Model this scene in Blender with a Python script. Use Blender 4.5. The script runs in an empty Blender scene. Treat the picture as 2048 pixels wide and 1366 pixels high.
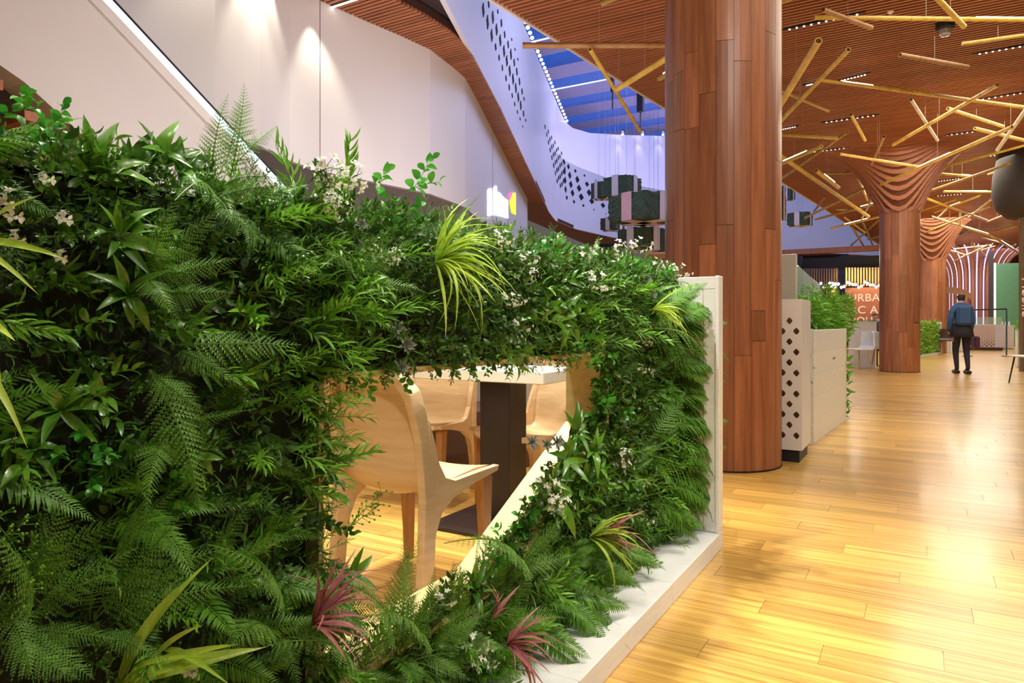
import bpy, math, random
import numpy as np
from mathutils import Vector, Matrix, Quaternion

random.seed(7)
rng = np.random.default_rng(7)
S = bpy.context.scene
COL = S.collection
PI = math.pi

# ------------------------------------------------------------------ camera, world, lights, exposure
FPX = 1380.0
HOR = 647.0
ANG = math.atan(816 / FPX)
FV = Vector((-math.sin(ANG), math.cos(ANG), 0))
RV = Vector((math.cos(ANG), math.sin(ANG), 0))
CH = 1.0
cam_d = bpy.data.cameras.new('camera')
cam = bpy.data.objects.new('camera', cam_d)
COL.objects.link(cam)
cam.location = (0, 0, CH)
cam.rotation_euler = (PI / 2, 0, ANG)
cam_d.sensor_width = 36
cam_d.lens = FPX / 2048 * 36
cam_d.shift_y = -(683 - HOR) / 2048
cam_d.clip_start = 0.02
cam_d.clip_end = 300
S.camera = cam

S.view_settings.view_transform = 'Standard'
S.view_settings.look = 'None'
S.view_settings.exposure = 0.0
S.view_settings.gamma = 1
S.view_settings.use_curve_mapping = False

w = bpy.data.worlds.new('hall_air')
S.world = w
w.use_nodes = True
w.node_tree.nodes['Background'].inputs[0].default_value = (0.95, 0.80, 0.78, 1)
w.node_tree.nodes['Background'].inputs[1].default_value = 0.13


def light(kind, loc, target, energy, color, size=1.0, size_y=None, spot=None, blend=0.6):
    d = bpy.data.lights.new('lamp_' + kind.lower(), kind)
    d.energy = energy
    d.color = color
    if kind == 'AREA':
        d.size = size
        if size_y:
            d.shape = 'RECTANGLE'
            d.size_y = size_y
    elif kind == 'SPOT':
        d.shadow_soft_size = size
        d.spot_size = math.radians(spot or 60)
        d.spot_blend = blend
    else:
        d.shadow_soft_size = size
    o = bpy.data.objects.new('lamp', d)
    COL.objects.link(o)
    o.location = loc
    dv = Vector(target) - Vector(loc)
    o.rotation_euler = dv.to_track_quat('-Z', 'Y').to_euler()
    return o


WARM = (1.0, 0.83, 0.58)
WW = (1.0, 0.93, 0.80)
# downlights over the aisle
for y, e in ((1.0, 70), (4.8, 58), (8.5, 130), (13.5, 200), (19, 250), (26, 300), (34, 320)):
    light('AREA', (1.3, y, 4.45), (1.3, y, 0), e, (1.0, 0.92, 0.74), 3.4, 3.4)
# warm uplight that the lit bamboo tubes throw on the slats
for x, y, e in ((-1.5, 8.5, 10), (1.2, 8, 12), (0.0, 13, 22), (2.5, 15, 20), (0.5, 21, 26), (2.5, 28, 30)):
    light('AREA', (x, y, 3.0), (x, y, 5), e * 1.0, (1.0, 0.70, 0.42), 2.4, 2.4)
# spots above the living wall
light('SPOT', (-1.75, 1.7, 4.3), (-1.0, 1.7, 1.0), 620, (1.0, 0.97, 0.88), 0.05, spot=62)
light('SPOT', (-1.9, 3.3, 4.3), (-0.95, 2.8, 0.9), 480, (1.0, 0.97, 0.88), 0.05, spot=50)
light('SPOT', (-1.9, 0.3, 4.3), (-1.0, 0.5, 1.1), 160, (1.0, 0.98, 0.90), 0.05, spot=50)
light('SPOT', (1.2, 2.6, 4.3), (-0.9, 1.6, 0.9), 290, (1.0, 0.97, 0.86), 0.06, spot=46)
light('SPOT', (-0.55, -0.3, 4.3), (-1.7, 2.0, 0.65), 330, (1.0, 0.94, 0.80), 0.05, spot=36)  # added spot over the hedge top to brighten the chair back
light('AREA', (-2.9, 3.4, 2.3), (-4.75, 2.6, 3.2), 26, (1.0, 0.9, 0.92), 2, 1.5)  # added fill in front of the escalator flank, no lamp hangs there
# seating spots
light('SPOT', (-2.1, 2.2, 4.3), (-1.95, 2.6, 0.6), 420, (1.0, 0.93, 0.76), 0.06, spot=48)
light('SPOT', (-3.2, 4.4, 4.3), (-2.6, 3.6, 0.6), 420, (1.0, 0.92, 0.76), 0.06, spot=60)
# atrium: cool lavender wash on the curved balcony
light('AREA', (-4.5, 22, 8.8), (-8.5, 22, 6.0), 330, (0.66, 0.66, 1.0), 5, 3)
light('AREA', (-3.5, 12, 7.8), (-6.8, 12, 5.6), 170, (0.66, 0.66, 1.0), 4, 2)
light('AREA', (0, 30, 9), (-6, 39, 6.0), 230, (0.68, 0.68, 1.0), 5, 3)
light('AREA', (-9, 26, 7.0), (-9, 26, 11), 420, (0.60, 0.55, 1.0), 8, 12)  # added lavender uplight for the skylight beams
# wash in front of the big white wall
light('AREA', (-3.2, 6.0, 2.4), (-6.4, 8.5, 3.8), 62, (1.0, 0.88, 0.90), 2.5, 2)
# added fill over the camera side, brightens column and cabinet
light('AREA', (1.4, 1.2, 4.2), (-0.7, 6.0, 0.8), 75, (1.0, 0.93, 0.84), 1.2, 1.2)
light('AREA', (-9.0, 9.5, 0.9), (-9.0, 9.5, 3), 60, (1.0, 0.9, 0.9), 4, 6)  # added unseen uplight that brightens the grey underside
# far hall
light('AREA', (-3.0, 22, 2.9), (-3.0, 22, 0), 160, (1.0, 0.9, 0.75), 3, 5)
light('AREA', (2.5, 38, 4.4), (2.5, 38, 0), 260, (1.0, 0.9, 0.9), 4, 4)


# ------------------------------------------------------------------ pixel -> place
def ray(px, py):
    return FV + RV * ((px - 1024) / FPX) + Vector((0, 0, (HOR - py) / FPX))


def W(px, py, t):
    return Vector((0, 0, CH)) + ray(px, py) * t


def G(px, py):
    return W(px, py, CH * FPX / (py - HOR))


def PZ(px, py, z):
    return W(px, py, (z - CH) * FPX / (HOR - py))


def PX(px, py, x):
    r = ray(px, py)
    return W(px, py, x / r.x)


def to_px(p):
    d = Vector(p) - Vector((0, 0, CH))
    t = d.dot(FV)
    return 1024 + FPX * d.dot(RV) / t, HOR - FPX * d.z / t, t


# ------------------------------------------------------------------ materials
MATS = {}


def new_mat(name):
    m = bpy.data.materials.new(name)
    m.use_nodes = True
    nt = m.node_tree
    b = nt.nodes['Principled BSDF']
    return m, nt, b


def plain(name, col, rough=0.5, metal=0.0, var=0.06, scale=6.0, bump=0.0, coat=0.0, spec=None):
    if name in MATS:
        return MATS[name]
    m, nt, b = new_mat(name)
    n = nt.nodes
    tc = n.new('ShaderNodeTexCoord')
    ns = n.new('ShaderNodeTexNoise')
    ns.inputs['Scale'].default_value = scale
    ns.inputs['Detail'].default_value = 4
    nt.links.new(tc.outputs['Object'], ns.inputs['Vector'])
    rp = n.new('ShaderNodeValToRGB')
    c = np.array(col)
    rp.color_ramp.elements[0].position = 0.3
    rp.color_ramp.elements[1].position = 0.7
    rp.color_ramp.elements[0].color = (*(c * (1 - var)), 1)
    rp.color_ramp.elements[1].color = (*np.minimum(c * (1 + var), 1), 1)
    nt.links.new(ns.outputs['Fac'], rp.inputs['Fac'])
    nt.links.new(rp.outputs['Color'], b.inputs['Base Color'])
    b.inputs['Roughness'].default_value = rough
    b.inputs['Metallic'].default_value = metal
    if coat:
        b.inputs['Coat Weight'].default_value = coat
        b.inputs['Coat Roughness'].default_value = 0.15
    if spec is not None:
        b.inputs['Specular IOR Level'].default_value = spec
    if bump:
        bp = n.new('ShaderNodeBump')
        bp.inputs['Strength'].default_value = bump
        bp.inputs['Distance'].default_value = 0.01
        nt.links.new(ns.outputs['Fac'], bp.inputs['Height'])
        nt.links.new(bp.outputs['Normal'], b.inputs['Normal'])
    MATS[name] = m
    return m


def glow(name, col, strength):
    if name in MATS:
        return MATS[name]
    m, nt, b = new_mat(name)
    b.inputs['Base Color'].default_value = (*col, 1)
    b.inputs['Emission Color'].default_value = (*col, 1)
    b.inputs['Emission Strength'].default_value = strength
    MATS[name] = m
    return m


def wood(name, c1, c2, stretch=(1, 1, 12), scale=9.0, rough=0.4, objvar=0.25, coat=0.0, world=False, fine=40.0, cream=None):
    """grain: noise squeezed along the two short axes; object random and island random shift tone."""
    if name in MATS:
        return MATS[name]
    m, nt, b = new_mat(name)
    n = nt.nodes
    L = nt.links.new
    tc = n.new('ShaderNodeTexCoord')
    geo = n.new('ShaderNodeNewGeometry')
    oi = n.new('ShaderNodeObjectInfo')
    src = geo.outputs['Position'] if world else tc.outputs['Object']
    rsum = n.new('ShaderNodeMath')
    rsum.operation = 'ADD'
    L(oi.outputs['Random'], rsum.inputs[0])
    L(geo.outputs['Random Per Island'], rsum.inputs[1])
    fr = n.new('ShaderNodeMath')
    fr.operation = 'FRACT'
    L(rsum.outputs[0], fr.inputs[0])
    off = n.new('ShaderNodeMath')
    off.operation = 'MULTIPLY'
    L(fr.outputs[0], off.inputs[0])
    off.inputs[1].default_value = 37.0
    mp = n.new('ShaderNodeMapping')
    mp.inputs['Scale'].default_value = stretch
    L(src, mp.inputs['Vector'])
    ad = n.new('ShaderNodeVectorMath')
    ad.operation = 'ADD'
    L(mp.outputs[0], ad.inputs[0])
    L(off.outputs[0], ad.inputs[1])
    ns = n.new('ShaderNodeTexNoise')
    ns.inputs['Scale'].default_value = scale
    ns.inputs['Detail'].default_value = 5
    ns.inputs['Roughness'].default_value = 0.6
    L(ad.outputs[0], ns.inputs['Vector'])
    rp = n.new('ShaderNodeValToRGB')
    rp.color_ramp.elements[0].position = 0.32
    rp.color_ramp.elements[1].position = 0.68
    rp.color_ramp.elements[0].color = (*c1, 1)
    rp.color_ramp.elements[1].color = (*c2, 1)
    L(ns.outputs['Fac'], rp.inputs['Fac'])
    mr = n.new('ShaderNodeMapRange')
    mr.inputs['To Min'].default_value = 1 - objvar
    mr.inputs['To Max'].default_value = 1 + objvar
    L(fr.outputs[0], mr.inputs['Value'])
    mx = n.new('ShaderNodeVectorMath')
    mx.operation = 'SCALE'
    L(rp.outputs['Color'], mx.inputs[0])
    L(mr.outputs[0], mx.inputs['Scale'])
    L(mx.outputs[0], b.inputs['Base Color'])
    b.inputs['Roughness'].default_value = rough
    if coat:
        b.inputs['Coat Weight'].default_value = coat
        b.inputs['Coat Roughness'].default_value = 0.12
    bp = n.new('ShaderNodeBump')
    bp.inputs['Strength'].default_value = 0.08
    bp.inputs['Distance'].default_value = 0.004
    L(ns.outputs['Fac'], bp.inputs['Height'])
    L(bp.outputs['Normal'], b.inputs['Normal'])
    MATS[name] = m
    return m


def leafmat(name, c1, c2, rough=0.42, trans=0.25, spec=0.5, mid=None):
    if name in MATS:
        return MATS[name]
    m, nt, b = new_mat(name)
    n = nt.nodes
    L = nt.links.new
    geo = n.new('ShaderNodeNewGeometry')
    oi = n.new('ShaderNodeObjectInfo')
    rs = n.new('ShaderNodeMath')
    rs.operation = 'ADD'
    L(oi.outputs['Random'], rs.inputs[0])
    L(geo.outputs['Random Per Island'], rs.inputs[1])
    fr = n.new('ShaderNodeMath')
    fr.operation = 'FRACT'
    L(rs.outputs[0], fr.inputs[0])
    rp = n.new('ShaderNodeValToRGB')
    rp.color_ramp.elements[0].color = (*c1, 1)
    rp.color_ramp.elements[1].color = (*c2, 1)
    if mid is not None:
        e = rp.color_ramp.elements.new(0.6)
        e.color = (*mid, 1)
    L(fr.outputs[0], rp.inputs['Fac'])
    tc = n.new('ShaderNodeTexCoord')
    ns = n.new('ShaderNodeTexNoise')
    ns.inputs['Scale'].default_value = 25
    L(tc.outputs['Object'], ns.inputs['Vector'])
    mr = n.new('ShaderNodeMapRange')
    mr.inputs['To Min'].default_value = 0.75
    mr.inputs['To Max'].default_value = 1.25
    L(ns.outputs['Fac'], mr.inputs['Value'])
    sc = n.new('ShaderNodeVectorMath')
    sc.operation = 'SCALE'
    L(rp.outputs['Color'], sc.inputs[0])
    L(mr.outputs[0], sc.inputs['Scale'])
    L(sc.outputs[0], b.inputs['Base Color'])
    b.inputs['Roughness'].default_value = rough
    b.inputs['Specular IOR Level'].default_value = spec
    tr = n.new('ShaderNodeBsdfTranslucent')
    L(sc.outputs[0], tr.inputs['Color'])
    ms = n.new('ShaderNodeMixShader')
    ms.inputs[0].default_value = trans
    L(b.outputs[0], ms.inputs[1])
    L(tr.outputs[0], ms.inputs[2])
    L(ms.outputs[0], n['Material Output'].inputs['Surface'])
    MATS[name] = m
    return m


white_paint = plain('white_lacquer', (0.78, 0.77, 0.76), 0.32, var=0.03, scale=2)
board_white = wood('white_stained_board', (0.80, 0.80, 0.79), (0.90, 0.90, 0.88), (1, 1, 10), 10, 0.35, 0.02)
plaster = plain('white_wall_panel', (0.72, 0.70, 0.70), 0.45, var=0.015, scale=1)
fascia_mat = plain('white_balcony_panel', (0.72, 0.70, 0.78), 0.35, var=0.02, scale=1)
dark_brown = plain('dark_brown_metal', (0.018, 0.010, 0.009), 0.45, var=0.1)
near_black = plain('black_metal', (0.012, 0.011, 0.014), 0.5, var=0.1)
dark_wall = plain('dark_shop_panel', (0.030, 0.022, 0.028), 0.5, var=0.15)
grey_panel = plain('dark_grey_brown_panel', (0.20, 0.16, 0.165), 0.6, var=0.06)
red_wood = wood('red_brown_column_wood', (0.25, 0.085, 0.036), (0.42, 0.165, 0.075), (7, 7, 0.45), 3.2, 0.42, 0.22, coat=0.12)
slat_wood = wood('red_brown_slat_wood', (0.30, 0.095, 0.036), (0.46, 0.17, 0.068), (0.5, 6, 6), 5, 0.45, 0.15)
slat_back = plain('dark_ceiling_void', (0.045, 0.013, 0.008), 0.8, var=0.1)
floor_wood = wood('golden_floor_wood', (0.44, 0.215, 0.050), (0.86, 0.54, 0.13), (0.35, 15, 1), 4.6, 0.28, 0.20, coat=0.22, world=True)
ply_wood = wood('pale_bent_plywood', (0.66, 0.46, 0.25), (0.78, 0.58, 0.35), (1.0, 1.0, 9), 5, 0.38, 0.03, coat=0.2)
leg_wood = wood('orange_brown_leg_wood', (0.36, 0.16, 0.055), (0.50, 0.25, 0.09), (9, 9, 1), 5, 0.4, 0.1)
cream_top = wood('cream_table_laminate', (0.80, 0.76, 0.64), (0.86, 0.82, 0.70), (1, 9, 1), 5, 0.35, 0.01)
lining_wood = wood('pale_yellow_lining_wood', (0.50, 0.38, 0.15), (0.62, 0.50, 0.23), (9, 1, 9), 4, 0.4, 0.03)
bamboo = wood('gold_bamboo', (0.42, 0.25, 0.035), (0.66, 0.44, 0.07), (1, 1, 1), 6, 0.32, 0.22)
bamboo_brown = wood('brown_bamboo', (0.26, 0.12, 0.04), (0.38, 0.20, 0.07), (1, 1, 1), 6, 0.35, 0.15)
bamboo_pale = wood('pale_grey_bamboo', (0.42, 0.36, 0.25), (0.60, 0.52, 0.40), (1, 1, 1), 6, 0.3, 0.15)
tube_led = glow('tube_light', (1.0, 0.93, 0.55), 9.0)
white_led = glow('white_led', (1.0, 0.93, 0.88), 5.0)
cool_led = glow('cool_led', (0.75, 0.88, 1.0), 2.2)
blue_led = glow('violet_led', (0.45, 0.5, 1.0), 2.5)
moss = plain('dark_green_moss', (0.055, 0.080, 0.045), 0.9, var=0.7, scale=40, bump=0.8)
band_white = plain('white_band', (0.70, 0.60, 0.60), 0.5, var=0.04)
skin_m = plain('skin', (0.55, 0.33, 0.24), 0.5)
hair_m = plain('dark_hair', (0.03, 0.018, 0.013), 0.6)
blue_cloth = plain('blue_jacket_cloth', (0.035, 0.11, 0.27), 0.8, var=0.2, scale=20)
dark_cloth = plain('dark_trouser_cloth', (0.02, 0.016, 0.028), 0.8, var=0.2, scale=20)
soil_m = plain('dark_planting_felt', (0.012, 0.016, 0.008), 0.95, var=0.4, scale=30)
glass_m, _nt, _b = new_mat('pale_green_glass')
_b.inputs['Base Color'].default_value = (0.80, 0.93, 0.85, 1)
_b.inputs['Roughness'].default_value = 0.05
_b.inputs['Transmission Weight'].default_value = 0.75
_b.inputs['IOR'].default_value = 1.2

G_FERN = leafmat('fern_green', (0.085, 0.22, 0.022), (0.20, 0.42, 0.060), 0.45, 0.3)
G_FERN2 = leafmat('soft_fern_green', (0.065, 0.20, 0.012), (0.15, 0.36, 0.03), 0.45, 0.3)
G_BOX = leafmat('small_leaf_green', (0.030, 0.085, 0.010), (0.11, 0.27, 0.03), 0.33, 0.2, mid=(0.050, 0.14, 0.015))
G_BROAD = leafmat('broad_leaf_green', (0.045, 0.15, 0.012), (0.15, 0.36, 0.03), 0.25, 0.2, spec=0.6)
G_BRIGHT = leafmat('bright_emerald_leaf', (0.04, 0.26, 0.02), (0.11, 0.44, 0.05), 0.35, 0.25)
G_WILLOW = leafmat('narrow_leaf_green', (0.09, 0.29, 0.015), (0.24, 0.52, 0.05), 0.33, 0.25)
G_JUN = leafmat('dark_juniper_green', (0.04, 0.11, 0.012), (0.09, 0.22, 0.03), 0.5, 0.15)
G_LIME = leafmat('lime_blade', (0.34, 0.52, 0.04), (0.58, 0.74, 0.12), 0.35, 0.35)
G_DGRASS = leafmat('green_blade', (0.06, 0.17, 0.015), (0.14, 0.28, 0.03), 0.4, 0.25)
G_PURP = leafmat('burgundy_blade', (0.30, 0.085, 0.10), (0.52, 0.20, 0.21), 0.4, 0.2)
G_GREY = leafmat('grey_green_succulent', (0.15, 0.19, 0.16), (0.28, 0.32, 0.28), 0.5, 0.05)
G_WHITE = leafmat('white_petal', (0.72, 0.76, 0.62), (0.90, 0.92, 0.84), 0.45, 0.3)
G_VAR = leafmat('pale_variegated_leaf', (0.16, 0.36, 0.05), (0.48, 0.62, 0.28), 0.35, 0.25, mid=(0.10, 0.27, 0.03))
G_STEM = plain('brown_green_stem', (0.10, 0.12, 0.03), 0.6)


# ------------------------------------------------------------------ mesh helpers
class MB:
    def __init__(s):
        s.v = []
        s.f = []
        s.m = []

    def add(s, V, F, mi=0):
        o = len(s.v)
        s.v += [tuple(p) for p in V]
        s.f += [tuple(i + o for i in f) for f in F]
        s.m += [mi] * len(F)
        return s

    def box(s, c, d, rz=0.0, mi=0, M=None, bev=0.0):
        hx, hy, hz = d[0] / 2, d[1] / 2, d[2] / 2
        if bev and min(hx, hy, hz) > bev:
            V, F = bev_box(hx, hy, hz, bev)
        else:
            V = [(sx * hx, sy * hy, sz * hz) for sz in (-1, 1) for sy in (-1, 1) for sx in (-1, 1)]
            F = [(0, 2, 3, 1), (4, 5, 7, 6), (0, 1, 5, 4), (2, 6, 7, 3), (0, 4, 6, 2), (1, 3, 7, 5)]
        R = Matrix.Rotation(rz, 4, 'Z')
        T = Matrix.Translation(Vector(c)) @ R
        if M is not None:
            T = M @ T
        return s.add([T @ Vector(p) for p in V], F, mi)

    def span(s, a, b, mi=0, bev=0.0):
        a = Vector(a)
        b = Vector(b)
        return s.box((a + b) / 2, [abs(b[i] - a[i]) for i in range(3)], mi=mi, bev=bev)

    def tube(s, p0, p1, r0, r1=None, n=10, caps=True, mi=0, hollow=False):
        r1 = r0 if r1 is None else r1
        p0 = Vector(p0)
        p1 = Vector(p1)
        d = (p1 - p0).normalized()
        a = d.orthogonal().normalized()
        b = d.cross(a)
        V = []
        for p, r in ((p0, r0), (p1, r1)):
            for i in range(n):
                t = 2 * PI * i / n
                V.append(p + a * (r * math.cos(t)) + b * (r * math.sin(t)))
        F = [(i, (i + 1) % n, n + (i + 1) % n, n + i) for i in range(n)]
        if caps and not hollow:
            F += [tuple(reversed(range(n))), tuple(range(n, 2 * n))]
        s.add(V, F, mi)
        if hollow:
            ri = 0.72
            V2 = []
            for p, r, sg in ((p0, r0, 1), (p1, r1, -1)):
                for rr, dd in ((r, 0), (r * ri, 0), (r * ri, 0.25)):
                    for i in range(n):
                        t = 2 * PI * i / n
                        V2.append(p + d * (sg * dd * 0.25) + a * (rr * math.cos(t)) + b * (rr * math.sin(t)))
            F2 = []
            for e in range(2):
                o = e * 3 * n
                for k in range(2):
                    for i in range(n):
                        F2.append((o + k * n + i, o + k * n + (i + 1) % n, o + (k + 1) * n + (i + 1) % n, o + (k + 1) * n + i))
                F2.append(tuple(o + 2 * n + i for i in range(n)))
            s.add(V2, F2, mi)
        return s

    def prism(s, pts, fn, d0, d1, mi=0):
        """pts: 2D outline; fn(u, v, d) -> 3D."""
        n = len(pts)
        V = [fn(u, v, d0) for u, v in pts] + [fn(u, v, d1) for u, v in pts]
        F = [tuple(range(n)), tuple(reversed(range(n, 2 * n)))]
        F += [(i, n + i, n + (i + 1) % n, (i + 1) % n) for i in range(n)]
        return s.add(V, F, mi)

    def lathe(s, prof, c=(0, 0, 0), n=24, mi=0):
        V = []
        for r, z in prof:
            for i in range(n):
                t = 2 * PI * i / n
                V.append((c[0] + r * math.cos(t), c[1] + r * math.sin(t), c[2] + z))
        F = []
        for k in range(len(prof) - 1):
            for i in range(n):
                F.append((k * n + i, k * n + (i + 1) % n, (k + 1) * n + (i + 1) % n, (k + 1) * n + i))
        return s.add(V, F, mi)

    def build(s, name, mat, parent=None, loc=None, smooth=False, local=None):
        me = bpy.data.meshes.new(name)
        V = s.v
        if local is not None:
            l = Vector(local)
            V = [tuple(Vector(p) - l) for p in V]
        me.from_pydata(V, [], s.f)
        mats = mat if isinstance(mat, (list, tuple)) else [mat]
        for m in mats:
            me.materials.append(m)
        if any(s.m):
            me.polygons.foreach_set('material_index', s.m)
        if smooth:
            me.polygons.foreach_set('use_smooth', [True] * len(me.polygons))
        me.update()
        o = bpy.data.objects.new(name, me)
        COL.objects.link(o)
        if parent is not None:
            o.parent = parent
        if local is not None:
            o.location = local
        if loc is not None:
            o.location = loc
        return o


def bev_box(hx, hy, hz, b):
    V = []
    idx = {}
    for sx in (-1, 1):
        for sy in (-1, 1):
            for sz in (-1, 1):
                for ax in range(3):
                    p = [sx * (hx - b), sy * (hy - b), sz * (hz - b)]
                    p[ax] = (sx * hx, sy * hy, sz * hz)[ax]
                    idx[(sx, sy, sz, ax)] = len(V)
                    V.append(tuple(p))
    F = []
    for ax in range(3):
        o1, o2 = [(1, 2), (2, 0), (0, 1)][ax]
        for sg in (-1, 1):
            q = []
            for a, b2 in ((-1, -1), (1, -1), (1, 1), (-1, 1)):
                sgn = [0, 0, 0]
                sgn[ax] = sg
                sgn[o1] = a
                sgn[o2] = b2
                q.append(idx[(*sgn, ax)])
            F.append(tuple(q if sg > 0 else reversed(q)))
    for ax in range(3):
        o1, o2 = [(1, 2), (2, 0), (0, 1)][ax]
        for a in (-1, 1):
            for c in (-1, 1):
                q = []
                for sg, which in ((-1, o1), (1, o1), (1, o2), (-1, o2)):
                    sgn = [0, 0, 0]
                    sgn[ax] = sg
                    sgn[o1] = a
                    sgn[o2] = c
                    q.append(idx[(*sgn, which)])
                F.append(tuple(q))
    for sx in (-1, 1):
        for sy in (-1, 1):
            for sz in (-1, 1):
                F.append(tuple(idx[(sx, sy, sz, k)] for k in range(3)))
    return V, F


def tag(o, label=None, cat=None, group=None, kind=None):
    if label:
        o['label'] = label
    if cat:
        o['category'] = cat
    if group:
        o['group'] = group
    if kind:
        o['kind'] = kind
    return o


def empty(name, loc, label, cat, group=None, rz=0.0):
    o = bpy.data.objects.new(name, None)
    COL.objects.link(o)
    o.location = loc
    o.rotation_euler = (0, 0, rz)
    o.empty_display_size = 0.1
    return tag(o, label, cat, group)


def inst(name, me, parent, M=None, loc=None):
    o = bpy.data.objects.new(name, me)
    COL.objects.link(o)
    if parent is not None:
        o.parent = parent
    if M is not None:
        o.matrix_basis = M
    if loc is not None:
        o.location = loc
    return o


def copy_tree(o, parent=None):
    c = o.copy()
    COL.objects.link(c)
    c.parent = parent
    for ch in list(o.children):
        copy_tree(ch, c)
    return c


def unit_mesh(name, mat, bev=None):
    m = MB().box((0, 0, 0), (1, 1, 1))
    me = bpy.data.meshes.new(name)
    me.from_pydata(m.v, [], m.f)
    me.materials.append(mat)
    return me


def structure(o):
    o['kind'] = 'structure'
    return o


# ------------------------------------------------------------------ floor with boards
floor = structure(MB().span((-16, -4, -0.08), (9, 62, -0.004)).build('floor', floor_wood))
PW, PL = 0.14, 0.86
boards = []
for r in range(int(19 / PW)):
    y = 0.8 + r * PW
    off = (r * 0.37 % 1) * PL
    k = -7
    while True:
        x = k * PL + off
        k += 1
        if x > 5.5:
            break
        c = Vector((x + PL / 2, y + PW / 2, 0))
        px, py, t = to_px(c)
        if t < 0.5 or px < 300 or px > 2300 or py > 1500:
            continue
        vis = 0 if (px > 1100 or (640 < px <= 1100 and py < 1200)) else 1
        boards.append((vis, t, x, y))
boards.sort()
bmesh_u = unit_mesh('board', floor_wood)
for i, (v_, t, x, y) in enumerate(boards[:300]):
    o = inst('board', bmesh_u, floor)
    o.location = (x + PL / 2, y + PW / 2, -0.0025)
    o.scale = (PL - 0.0022, PW - 0.0016, 0.005)
fb = MB()
for v_, t, x, y in boards[300:]:
    fb.box((x + PL / 2, y + PW / 2, -0.0025), (PL - 0.0022, PW - 0.0016, 0.005))
tag(fb.build('far_boards', floor_wood, floor), kind='stuff')

# ------------------------------------------------------------------ ceiling of slats
CZ = 4.6
edge_px = [(700, -180), (800, -115), (900, -55), (990, 0), (1045, 34), (1130, 88), (1200, 133), (1330, 214), (1445, 288), (1555, 357), (1640, 411),
           (1700, 450), (1760, 489), (1800, 515), (1830, 536)]
edge = [PZ(x, y, CZ).to_2d() for x, y in edge_px]
poly_main = [(edge[0].x - 0.4, 2.5)] + [(p.x, p.y) for p in edge] + [(edge[-1].x, 60), (7.5, 60), (7.5, 2.5)]


def scan(poly, y):
    xs = []
    n = len(poly)
    for i in range(n):
        (x0, y0), (x1, y1) = poly[i], poly[(i + 1) % n]
        if (y0 <= y < y1) or (y1 <= y < y0):
            xs.append(x0 + (x1 - x0) * (y - y0) / (y1 - y0))
    xs.sort()
    return [(xs[i], xs[i + 1]) for i in range(0, len(xs) - 1, 2)]


def slab(name, poly, z0, z1, mat, parent=None):
    return MB().prism(poly, lambda u, v, d: (u, v, d), z0, z1).build(name, mat, parent)


COLS = []   # (x, y, r0, zspring, Rflare) of flared columns; fins replace slats inside
c1 = G(1444, 945)
c1c = Vector((0, 0, 0)) + c1.xyz
d1 = (Vector((c1.x, c1.y, 0))).normalized()
COL1 = Vector((c1.x, c1.y, 0)) + d1 * 0.40
c2 = G(1799, 745)
COL2 = Vector((c2.x, c2.y, 0)) + Vector((c2.x, c2.y, 0)).normalized() * 0.36
COL3 = W(1864, HOR, 23.5)
COL3.z = 0
COL4 = W(2078, HOR, 14.3)
COL4.z = 0
FEAT = W(1950, HOR, 33)
FEAT.z = 0
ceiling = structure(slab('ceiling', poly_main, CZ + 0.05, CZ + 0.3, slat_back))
for x0, x1, y0, y1 in ((-6, 7.5, -4, 2.5),):
    structure(MB().span((x0, y0, CZ), (x1, y1, CZ + 0.2)).build('ceiling', slat_wood))
slat_u = unit_mesh('slat', slat_wood)
SP = 0.08
ys = np.arange(4.2, 58, SP)
far = MB()
cnt = 0
for y in ys:
    for xa, xb in scan(poly_main, y):
        xb = min(xb, y * 0.14 + 1.6, 7.4)
        if y > 40:
            xb = min(7.4, y * 0.12 + 2)
        if xb <= xa + 0.1:
            continue
        if cnt < 300:
            o = inst('slat', slat_u, ceiling)
            o.location = ((xa + xb) / 2, y, CZ + 0.015)
            o.scale = (xb - xa, 0.028, 0.06)
            cnt += 1
        else:
            far.box(((xa + xb) / 2, y, CZ + 0.015), (xb - xa, 0.034, 0.06))
tag(far.build('far_slats', slat_wood, ceiling), kind='stuff')
# white metal edge strip along the ceiling opening
em = MB()
for a, b in zip(edge[:-1], edge[1:]):
    d = (b - a)
    n2 = Vector((-d.y, d.x)).normalized() * 0.03
    pts = [a - n2 * 0, b - n2 * 0, b + n2, a + n2]
    em.prism([(p.x, p.y) for p in pts], lambda u, v, z: (u, v, z), CZ - 0.03, CZ + 0.35)
structure(em.build('trim_1', plain('pale_edge_metal', (0.75, 0.62, 0.5), 0.35)))


# ------------------------------------------------------------------ flared wooden columns
def zflare(r, r0, R, z0, z1=CZ + 0.02):
    s = max(0.0, min(1.0, (r - r0) / (R - r0)))
    return z1 - (z1 - z0) * (1 - s) ** 2.8


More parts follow.
